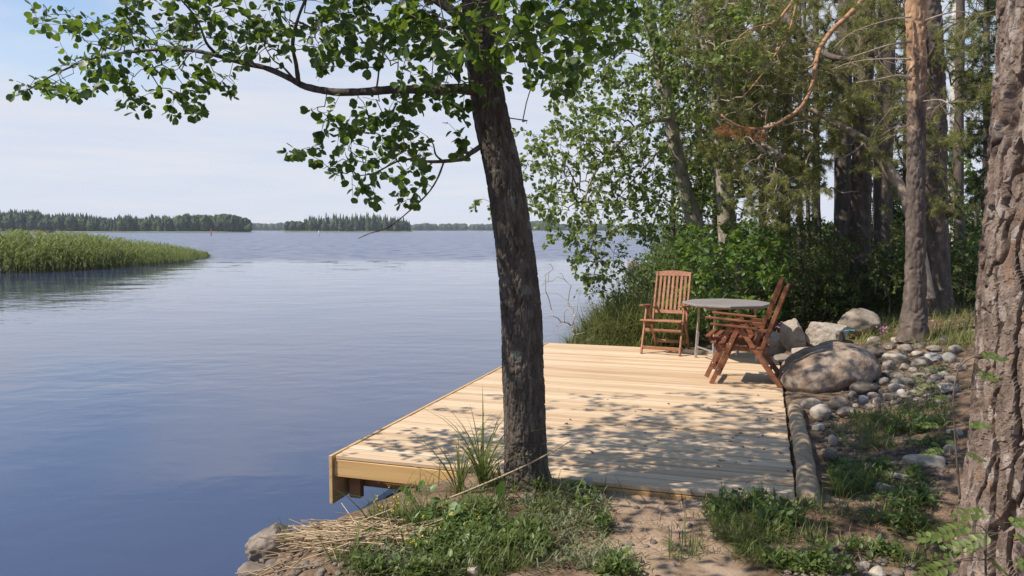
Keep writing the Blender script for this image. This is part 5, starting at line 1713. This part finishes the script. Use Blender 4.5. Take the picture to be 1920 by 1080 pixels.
# fallen twigs, needles and bits of dry leaf on the soil
mb = MB()
q = sample([(1500, 960, 300, 110, 2600), (1700, 830, 140, 80, 900), (1240, 1000, 120, 70, 130), (950, 1010, 300, 70, 1300), (1650, 660, 160, 60, 500)])
put_leaves(mb, (LEAF_N[0] * np.array([0.35, 1, 0.4]), LEAF_N[1]), q + [0, 0, 0.006], R.gamma(2.0, 0.018, len(q)) + 0.01)
mb.v = [v * np.array([1, 1, 1]) for v in mb.v]
mb.build('twig_litter', M['litter'], kind='stuff')


def blade_plant(name, label, px, py, specs, mat, Y=None, cat='plant', group=None, wide=1.0, curve=None):
    """a plant whose leaves stand out singly: specs of (azimuth, tilt, length, curve, width)"""
    q = on_ground([px], [py])[0] if Y is None else P(px, py, Y)
    t = thing(name, label, cat, q, 0, group)
    cache = {}
    for (az, tl, L, cu, w) in specs:
        key = (round(cu, 1), round(w / L, 2))
        if key not in cache:
            b = MB()
            b.add(*blade(key[0], max(key[1], 0.01), 6))
            cache[key] = b.mesh('leaf')
            cache[key].materials.append(mat)
        o = bpy.data.objects.new('leaf', cache[key])
        COL.objects.link(o)
        o.parent = t
        y = np.array([math.sin(tl) * math.cos(az), math.sin(tl) * math.sin(az), math.cos(tl)])
        z = np.array([math.cos(tl) * math.cos(az), math.cos(tl) * math.sin(az), -math.sin(tl)])
        x = np.cross(y, z)
        m4 = Matrix(np.stack([x, y, z], 1).tolist()).to_4x4() @ Matrix.Scale(L, 4)
        m4.translation = (R.normal(0, 0.012), R.normal(0, 0.012), 0)
        o.matrix_local = m4
    return t


def tuftspec(n, L0, L1, tilt=0.3, c0=0.2, c1=1.0, w=0.004):
    return [(R.uniform(0, 6.28), abs(R.normal(0.05, tilt)), R.uniform(L0, L1), R.uniform(c0, c1), w) for _ in range(n)]


GG = 'tall grass tufts along the front of the deck'
blade_plant('grass_tuft', 'tallest grass tuft, left beside the alder trunk', 905, 915, tuftspec(60, 0.38, 0.78, 0.22, 0.2, 1.0, 0.0062), M['grass'], cat='grass tuft', group=GG)
blade_plant('grass_tuft', 'thin seeding grass tuft between the tallest tuft and the deck corner', 860, 925, tuftspec(30, 0.3, 0.66, 0.28, 0.2, 1.0, 0.0048), M['grass'], cat='grass tuft', group=GG)
blade_plant('grass_tuft', 'grass tuft standing before the low left corner of the deck', 745, 985, tuftspec(28, 0.2, 0.44, 0.4, 0.3, 1.1, 0.0048), M['grass'], cat='grass tuft', group=GG)
blade_plant('grass_tuft', 'sparse short tuft growing by the dark shore rock', 535, 1020, tuftspec(12, 0.10, 0.22, 0.22, 0.2, 0.6, 0.0035), M['grass'], Y=4.6, cat='grass tuft', group=GG)
blade_plant('grass_tuft', 'short yellowish tuft right of the alder trunk at the deck edge', 1070, 905, tuftspec(18, 0.1, 0.24, 0.45, 0.3, 1.1, 0.0035), M['wild_grass'], cat='grass tuft', group=GG)
blade_plant('grass_tuft', 'grass tuft beside the lower end of the log', 1450, 905, tuftspec(20, 0.10, 0.26, 0.45, 0.3, 1.1, 0.0035), M['grass'], cat='grass tuft', group=GG)


def broad_plant(name, label, px, py, specs, mat, Y=None, T=LEAF_W, cat='plant', stalk=None, group=None):
    """specs of (dx, dz, length, azimuth, tilt): blade-shaped leaves on stalks, each leaf a part"""
    q = on_ground([px], [py])[0] if Y is None else P(px, py, Y)
    t = thing(name, label, cat, q, 0, group)
    b = MB()
    b.add(*T)
    me = b.mesh('leaf')
    me.materials.append(mat)
    sb = MB()
    for (dx, dz, L, az, tl) in specs:
        y = np.array([math.sin(tl) * math.cos(az), math.sin(tl) * math.sin(az), math.cos(tl)])
        z = np.array([-math.cos(tl) * math.cos(az), -math.cos(tl) * math.sin(az) - 0.5, math.sin(tl) + 0.15])
        x = np.cross(y, z)
        x /= np.linalg.norm(x)
        z = np.cross(x, y)
        o = bpy.data.objects.new('leaf', me)
        COL.objects.link(o)
        o.parent = t
        m4 = Matrix(np.stack([x, y, z], 1).tolist()).to_4x4() @ Matrix.Scale(L, 4)
        m4.translation = (dx, 0, dz)
        o.matrix_local = m4
        if dz > 0.005:
            tube(sb, [(0, 0, -0.02), (dx * 0.4, 0, dz * 0.6), (dx, 0, dz)], [0.0022, 0.002, 0.0016], 5, 6)
    if sb.n:
        sb.build('stalks', mat, t)
    return t


broad_plant('plantain', 'two upright oval leaves growing at the front edge of the deck', 1308, 918, [(-0.045, 0.015, 0.10, 2.7, 0.75), (0.02, 0.035, 0.115, 0.3, 0.12)], M['weed'])
broad_plant('dock_plant', 'dark upright tongue-shaped leaf at the left foot of the alder', 938, 942, [(0.0, 0.0, 0.15, 0.4, 0.12)], M['alder_leaf'], T=LEAF_S)
broad_plant('broadleaf_weed', 'large glossy leaves beside the straw under the grass tuft', 815, 990, [(-0.07, 0.03, 0.10, 3.3, 1.2), (0.02, 0.02, 0.12, 0.2, 1.25), (0.09, 0.07, 0.09, 0.5, 0.7), (-0.03, 0.05, 0.08, 2.2, 1.0), (0.10, 0.02, 0.07, 0.0, 1.2)], M['bush_leaf'], T=LEAF_R)
broad_plant('broadleaf_weed', 'leafy weed stem standing before the deck fascia', 790, 960, [(-0.06, 0.10, 0.09, 3.3, 0.9), (0.05, 0.12, 0.07, 0.2, 0.8), (0.0, 0.14, 0.06, 1.2, 0.4), (-0.03, 0.06, 0.08, 2.9, 1.3), (0.05, 0.06, 0.07, 0.1, 1.2)], M['bush_leaf'])
broad_plant('broadleaf_weed', 'single pale yellow-green leaf in the weeds left of the path', 862, 1035, [(0.0, 0.03, 0.085, 0.7, 0.8)], M['bush_leaf'], T=LEAF_W)
broad_plant('broadleaf_weed', 'dark leaves at the right end of the straw', 722, 1010, [(-0.03, 0.03, 0.09, 3.1, 1.3), (0.05, 0.02, 0.08, 0.3, 1.3), (0.09, -0.02, 0.08, -0.4, 1.4), (0.05, -0.04, 0.09, 1.0, 0.6)], M['alder_leaf'])
broad_plant('broadleaf_weed', 'light green leaves standing over the flat stones below the log', 1600, 915, [(-0.02, 0.02, 0.09, 2.4, 0.6), (0.03, 0.04, 0.10, 0.5, 0.3), (0.08, 0.03, 0.08, 0.2, 0.9), (-0.07, 0.03, 0.08, 3.0, 1.0)], M['weed'], T=LEAF_S)
broad_plant('broadleaf_weed', 'light green leaves low against the left side of the huge pine', 1770, 850, [(-0.03, 0.05, 0.07, 2.8, 1.2), (0.02, 0.06, 0.07, 0.4, 1.1), (-0.06, 0.02, 0.06, 3.3, 1.3), (0.05, 0.03, 0.06, 0.0, 1.2)], M['weed'])


def pinnate(t, org, y, z, L, n, mat, lw=0.30, name='leaf_spray'):
    """a compound rowan leaf: rachis and paired leaflets as one spray"""
    mb = MB()
    y = y / np.linalg.norm(y)
    x = np.cross(y, z)
    x /= np.linalg.norm(x)
    z = np.cross(x, y)
    ctr = [org + y * L * s - np.array([0, 0, 0.18 * L * s * s]) for s in np.linspace(0, 1, 7)]
    tube(mb, ctr, np.linspace(0.0014, 0.0006, 7), 4, 10)
    pos, yy, sz = [], [], []
    for k in range(n):
        s = 0.25 + 0.75 * k / n
        c = org + y * L * s - np.array([0, 0, 0.18 * L * s * s])
        for sg in (-1, 1):
            pos.append(c)
            yy.append(x * sg + y * 0.45 + R.normal(0, 0.08, 3))
            sz.append(lw * L * (1 - 0.25 * abs(s - 0.55)))
    pos.append(ctr[-1])
    yy.append(y)
    sz.append(lw * L)
    scatter(mb, *LEAF_S, np.array(pos), np.array(yy), np.tile(z, (len(pos), 1)) + rnd(len(pos), 0.15), np.array(sz))
    return mb.build(name, mat, t)


def rowan(label, pts, leaves, mat, name='rowan_sapling', cat='sapling'):
    pts = np.asarray(pts)
    q = pts[0].copy()
    t = thing(name, label, cat, q)
    mb = MB()
    tube(mb, pts - q, np.linspace(0.0055, 0.002, len(pts)), 7, 24)
    mb.build('stem', M['twig'], t)
    for (o, y, z, L) in leaves:
        o = np.asarray(o) - q
        k = int(np.argmin(np.linalg.norm(pts - q - o, axis=1)))
        sb = MB()
        b0 = (pts - q)[k]
        if np.linalg.norm(o - b0) > 0.01:
            tube(sb, [b0, (b0 + o) / 2 + [0, 0, 0.01], o], [0.0022, 0.0018, 0.0014], 5, 8)
            sb.build('side_twig', M['twig'], t)
        pinnate(t, o, np.asarray(y, float), np.asarray(z, float), L, 5, mat)
    return t


pa = [P(1800, 935, 3.2), P(1794, 860, 3.2), P(1789, 790, 3.2), P(1788, 740, 3.2), P(1797, 690, 3.22), P(1815, 660, 3.25)]
rowan('thin dark sapling before the left flank of the huge pine', pa,
      [(P(1832, 668, 3.1), (1, .1, .05), (0, -.6, .8), 0.11), (P(1828, 704, 3.1), (1, .1, 0), (0, -.6, .8), 0.10), (P(1768, 800, 3.2), (-1, .1, .2), (0, -.4, .9), 0.09), (P(1776, 842, 3.2), (-1, 0, -.1), (0, -.4, .9), 0.09), (P(1812, 800, 3.15), (1, 0, .2), (0, -.5, .85), 0.09), (P(1806, 850, 3.15), (1, 0, -.2), (0, -.5, .85), 0.08), (P(1784, 750, 3.2), (-1, 0, .3), (0, -.4, .9), 0.08)], M['weed'])
rr = []
for (px, py, dx, dz, L) in [(1860, 965, -1, .1, .13), (1880, 980, 1, .1, .13), (1830, 985, -1, -.1, .14), (1870, 1000, -.6, -.3, .14), (1840, 1020, -1, -.2, .15), (1900, 1010, .8, -.2, .14), (1800, 1050, -1, -.2, .14), (1850, 1050, .6, -.3, .15), (1890, 1050, 1, -.1, .14), (1780, 1010, -1, 0.0, .12), (1760, 1062, -1, -.1, .13)]:
    rr.append((P(px, py, 2.95 + R.uniform(-.1, .1)), (dx, R.normal(0, .3), dz), (0, -.5, .85), L))
rowan('low clump of compound leaves at the foot of the huge pine', [P(1850, 1110, 2.95), P(1848, 1050, 2.95), P(1850, 1000, 2.95), P(1862, 960, 2.95)], rr, M['tree_leaf'])
rr = []
for (px, py, dx, dz, L) in [(1500, 935, 1, .1, .10), (1640, 935, -1, .15, .11), (1660, 940, 1, .1, .12), (1690, 960, 1, -.05, .12), (1650, 960, -1, -.05, .11), (1700, 930, .8, .2, .10)]:
    rr.append((P(px, py, 4.35), (dx, R.normal(0, .3), dz), (0, -.4, .9), L))
rr = rr[1:]
rowan('dark-leaved seedling in the weeds left of the huge pine', [P(1672, 985, 4.35), P(1672, 960, 4.35), P(1674, 935, 4.35)], rr, M['dark_leaf'])
rr = []
for (px, py, dx, dz, L) in [(1790, 690, -1, .05, .24), (1770, 720, -1, -.2, .25), (1800, 730, -.7, -.3, .22), (1740, 705, -1, 0, .2)]:
    rr.append((P(px, py, 7.0), (dx, R.normal(0, .2), dz), (0, -.4, .9), L))
rowan('fern-like seedling by the right end of the stone pile', [P(1800, 770, 7.0), P(1797, 730, 7.0), P(1795, 690, 7.0)], rr, M['wild_grass'])


def flower(label, px, py, Y, hpx, mat, n, size, spread, group=None):
    q = P(px, py + hpx, Y)
    t = thing('wildflower', label, 'flower', q, 0, group)
    h = hpx * Y / FOC
    mb = MB()
    tube(mb, [(0, 0, 0), (0.01, 0, h * .5), (0, 0, h)], [0.003, 0.0025, 0.002], 5, 8)
    for z in np.linspace(0.15, 0.8, 7):
        pass
    pos = np.stack([0 * np.arange(14.), 0 * np.arange(14.), np.linspace(0.1, 0.8, 14) * h], -1)
    put_leaves(mb, LEAF_N, pos, 0.06)
    mb.build('stem', M['weed'], t)
    mb = MB()
    pos = R.normal(0, spread, (n, 3)) * [1, 1, 1.6] + [0, 0, h]
    put_leaves(mb, LEAF_W, pos, size)
    mb.build('blossom', mat, t)


flower('pink flower spike below the slim orange-barked pine', 1746, 608, 9.6, 42, M['pink'], 16, 0.028, 0.018)
flower('faded pink flowers left of the slim pine foot', 1654, 622, 10.0, 20, M['pink'], 30, 0.03, 0.03)
flower('pink flowers behind the backs of the nested chairs', 1459, 611, 10.6, 26, M['pink'], 14, 0.03, 0.025)
flower('white flower head at the bottom left of the bank', 655, 1074, 4.1, 10, M['white_petal'], 40, 0.012, 0.02)
mb = MB()
q = sample([(740, 970, 40, 30, 14), (790, 1040, 40, 20, 8), (840, 1000, 60, 30, 8)])
pc = np.repeat(q, 6, 0) + rnd(len(q) * 6, 0.008) + [0, 0, 0.10]
put_leaves(mb, LEAF_W, pc, 0.010)
mb.build('yellow_blossoms', M['yellow'], kind='stuff')

# ------------------------------------------------------------------ the lake: reeds, marks, far shores
EDGE = np.array([G(x, y, WZ)[:2] for x, y in [(-500, 514), (-250, 513), (0, 512), (60, 511), (130, 508), (200, 503), (260, 498), (320, 493), (362, 488), (392, 482)]])


def reed_template(seed):
    g = np.random.default_rng(seed)
    V = [(-.006, 0, 0), (.006, 0, 0), (0.004, 0.95, 0.03), (-0.004, 0.95, 0.03)]
    F = [[0, 1, 2, 3]]
    for k in range(7):
        h = 0.3 + 0.66 * k / 7
        a = g.uniform(0, 6.28)
        L = g.uniform(0.16, 0.30)
        dx, dz = math.cos(a), math.sin(a)
        b = len(V)
        w = 0.016
        V += [(-w * dz, h, w * dx), (w * dz, h, -w * dx), (dx * L * .6 + w * dz, h + L * .45, dz * L * .6 - w * dx), (dx * L * .6 - w * dz, h + L * .45, dz * L * .6 + w * dx), (dx * L * 1.1, h + L * .30, dz * L * 1.1)]
        F += [[b, b + 1, b + 2, b + 3], [b + 3, b + 2, b + 4]]
    return np.array(V, float), F


seg = np.concatenate([[0], np.cumsum(np.linalg.norm(np.diff(EDGE, axis=0), axis=1))])
n = 8000
t = R.uniform(0, seg[-1], n)
e = np.stack([np.interp(t, seg, EDGE[:, 0]), np.interp(t, seg, EDGE[:, 1])], -1)
ins = R.exponential(5.0, n) * np.clip((seg[-1] - t) / 10, 0.03, 1) + R.normal(0, 0.25, n) + 0.7 * fbm(np.stack([t * 0.5, 0 * t, 0 * t], -1), 3, 91)
ins = np.where(R.uniform(0, 1, n) < 0.03, -R.uniform(0, 1.6, n), ins)
q = e + ins[:, None] * np.array([-0.75, 0.66])
qp = project(np.stack([q[:, 0], q[:, 1], np.full(n, WZ)], -1))[:, 0]
hgt = np.interp(qp, [0, 120, 200, 260, 320, 392], [2.15, 2.0, 1.75, 1.42, 1.12, 0.70]) * R.uniform(0.60, 1.14, n)
hgt *= np.clip(0.52 + 0.26 * np.sqrt(np.maximum(ins, 0)), 0.45, 1.0)
pos = np.stack([q[:, 0], q[:, 1], np.full(n, WZ - 0.05)], -1)
mb = MB()
kk = R.integers(0, 4, n)
for j in range(4):
    s = kk == j
    yv, _ = dirs(s.sum(), 0.16)
    scatter(mb, *reed_template(60 + j), pos[s], yv, rnd(s.sum()) * [1, 1, .05], hgt[s])
mb.build('reeds', M['reed'], kind='stuff')
mb = MB()
s = (R.uniform(0, 1, n) < 0.8) & (ins < 1.5)
put_blades(mb, pos[s] + [0.1, -0.1, 0], hgt[s] * 0.42, 0.2, 1.0)
mb.build('dead_reeds', M['reed_stem'], kind='stuff')

q = G(85, 447, WZ)
q = P(85, 436, 95)
t = thing('platform', 'small brown wooden platform on posts beyond the reed bed', 'platform', (q[0], q[1], WZ))
mb = MB()
box(mb, (0, 0, 1.95), (1.7, 1.2, 0.28), 0.02)
mb.build('top', M['far_wood'], t, smooth=False)
for s in (-0.3, 0.3):
    mb = MB()
    tube(mb, [(s, 0, -1.0), (s, 0, 1.9)], [0.07, 0.07], 8, 2)
    mb.build('post', M['far_wood'], t)


def spar(px, ybase, ytop, mat, lean, label):
    q = G(px, ybase, WZ)
    h = (ybase - ytop) / FOC * q[1]
    t = thing('spar_buoy', label, 'buoy', (q[0], q[1], WZ), 0, 'spar buoys on the open lake')
    mb = MB()
    r = 0.85 / FOC * q[1]
    tube(mb, [(0, 0, -0.5), (lean * h, 0, h)], [r, r * 0.85], 10, 3)
    mb.build('pole', mat, t)
    mb = MB()
    tube(mb, [(lean * h, 0, h), (lean * h * 1.12, 0, h * 1.12)], [r * 0.8, r * 0.5], 10, 3)
    mb.build('cap', mat, t)


spar(395.5, 442, 430, M['red_paint'], 0.10, 'red spar buoy standing in the water left of centre')
spar(598, 442, 433, M['white_paint'], 0.02, 'pale spar buoy before the spruce islet')


def far_tree(kind, seed):
    g = np.random.default_rng(seed)
    V, F = [], []
    if kind == 's':
        nl = 9
        for l in range(nl):
            h0 = 0.06 + 0.9 * l / nl
            r = 0.19 * (1 - l / nl)**0.85 + 0.012
            b = len(V)
            V.append((0, min(1.0, h0 + 0.20), 0))
            m = 9
            for k in range(m):
                a = 2 * math.pi * (k + g.uniform(-.3, .3)) / m
                rr = r * g.uniform(0.55, 1.15)
                V.append((rr * math.cos(a), h0 - g.uniform(0, 0.05), rr * math.sin(a)))
            F += [[b, b + 1 + k, b + 1 + (k + 1) % m] for k in range(m)]
    else:
        v, f = ICO[3]
        p = v * (1 + 0.5 * fbm(v * 2.6 + seed, 3, seed))[:, None] * np.array([0.30, 0.44, 0.30]) + [0, 0.5, 0]
        p += g.normal(0, 0.012, p.shape)
        V, F = p.tolist(), f.tolist()
    return np.array(V, float), [list(x) for x in F]


FS = [far_tree('s', k) for k in range(4)]
FD = [far_tree('d', 30 + k) for k in range(4)]


def forest(name, mat, T, spans, wide=1.0):
    """spans of (px0, px1, Y, depth, n, [(px, height in px)...], jitter)"""
    mb = MB()
    for (x0, x1, Yd, dep, n, prof, jit) in spans:
        px = R.uniform(x0, x1, n)
        Y = Yd + R.uniform(0, dep, n)
        h = np.interp(px, [a for a, _ in prof], [b for _, b in prof]) * Yd / FOC * (1 - np.abs(R.normal(0, jit, n))) * (1 + 0.20 * fbm(np.stack([px * 0.07, 0 * px, 0 * px], -1), 4, 55))
        pos = np.stack([(px - CX) / FOC * Y, Y, np.full(n, WZ + 0.4)], -1)
        k = R.integers(0, len(T), n)
        for j in range(len(T)):
            s = k == j
            m = int(s.sum())
            a = R.uniform(0, 6.28, m)
            scatter(mb, *T[j], pos[s], np.tile([0.0, 0, 1], (m, 1)), np.stack([np.cos(a), np.sin(a), 0 * a], -1), h[s], R.uniform(0.8, 1.25, m) * wide)
    mb.build(name, mat, kind='stuff')


def shore(x0, x1, Yd, dep):
    mb = MB()
    n = 60
    px = np.linspace(x0, x1, n)
    e = np.minimum(1, np.minimum(np.arange(n), n - 1 - np.arange(n)) / 4.0)
    A = [np.stack([(px - CX) / FOC * (Yd + d), Yd + d + 8 * fbm(np.stack([px * .05, 0 * px + d, 0 * px], -1), 3, 5) * (f > 0), np.full(n, WZ) + z * e - 0.3 * (1 - f)], -1) for d, z, f in ((-14, -0.2, 0), (0, 0.9, 1), (dep * .5, 3, 1), (dep, 1.5, 1), (dep + 20, -.3, 0))]
    V = np.concatenate(A)
    i = np.arange(4)[:, None] * n + np.arange(n - 1)[None]
    mb.addq(V, np.stack([i, i + 1, i + n + 1, i + n], -1).reshape(-1, 4))
    mb.build('far_shore', M['far_grass'], kind='structure')


M['far_grass'] = noisy('far_grass', [(0.3, (0.09, 0.11, 0.04)), (0.7, (0.17, 0.18, 0.07))], 0.05, rough=0.95, bump=0.1)
shore(-700, 480, 800, 150)
shore(528, 778, 950, 70)
shore(-900, 1500, 2050, 250)
shore(1480, 2700, 1300, 200)
PL = [(-700, 50), (0, 46), (60, 44), (100, 39), (160, 36), (200, 31), (300, 31), (345, 31), (350, 36), (440, 35), (462, 31), (470, 16)]
forest('forest', M['far_leaf'], FD, [(-700, 345, 806, 110, 1500, [(x, y * 0.84) for x, y in PL], 0.25), (335, 470, 806, 60, 200, PL, 0.22), (537, 765, 955, 40, 150, [(537, 22), (600, 20), (765, 22)], 0.2)])
forest('forest', M['far_spruce'], FS, [(-700, 345, 806, 130, 2400, [(x, y + 2) for x, y in PL], 0.18), (345, 466, 806, 70, 230, PL, 0.10), (570, 770, 960, 50, 170, [(537, 24), (575, 28), (640, 33), (700, 32), (770, 26)], 0.12)], 0.8)
forest('far_forest', M['far_leaf'], FD, [(-900, 1500, 2060, 160, 2600, [(-900, 14), (500, 15), (770, 14), (985, 15), (1000, 20), (1040, 19), (1060, 14), (1500, 15)], 0.2), (1480, 2700, 1310, 120, 900, [(1480, 16), (2700, 22)], 0.2)])
# the spruces that stand out along the islet
tm = []
for j in range(4):
    b = MB()
    V, F = FS[j]
    b.add(np.stack([V[:, 0], V[:, 2], V[:, 1]], -1) * [0.85, 0.85, 1], F)
    me = b.mesh('spruce_tree')
    me.materials.append(M['far_spruce'])
    tm.append(me)
for i, px in enumerate(np.linspace(585, 755, 26) + R.uniform(-3, 3, 26)):
    Yd = 952 + R.uniform(0, 12)
    h = (np.interp(px, [580, 640, 700, 755], [31, 37, 36, 30]) + R.uniform(-4, 3)) * Yd / FOC
    o = obj('spruce_tree', tm[i % 4], None, None, ((px - CX) / FOC * Yd, Yd, WZ + 0.3), 'dark spruce spire rising above the wooded islet across the lake', 'tree', 'spruces on the wooded islet')
    o.scale = (h, h, h)
    o.rotation_euler = (0, 0, R.uniform(0, 6.28))

# ------------------------------------------------------------------ haze: the air itself
mb = MB()
box(mb, (0, 0, 14.0), (5300, 5300, 36.0), 0.01)
m, n = newmat('haze')
v = N(n, 'ShaderNodeVolumePrincipled', {'Color': (0.80, 0.87, 1.0, 1), 'Density': 0.00011, 'Anisotropy': 0.0})
o = n.nodes.new('ShaderNodeOutputMaterial')
n.links.new(v.outputs[0], o.inputs['Volume'])
mb.build('haze', m, kind='stuff', smooth=False)
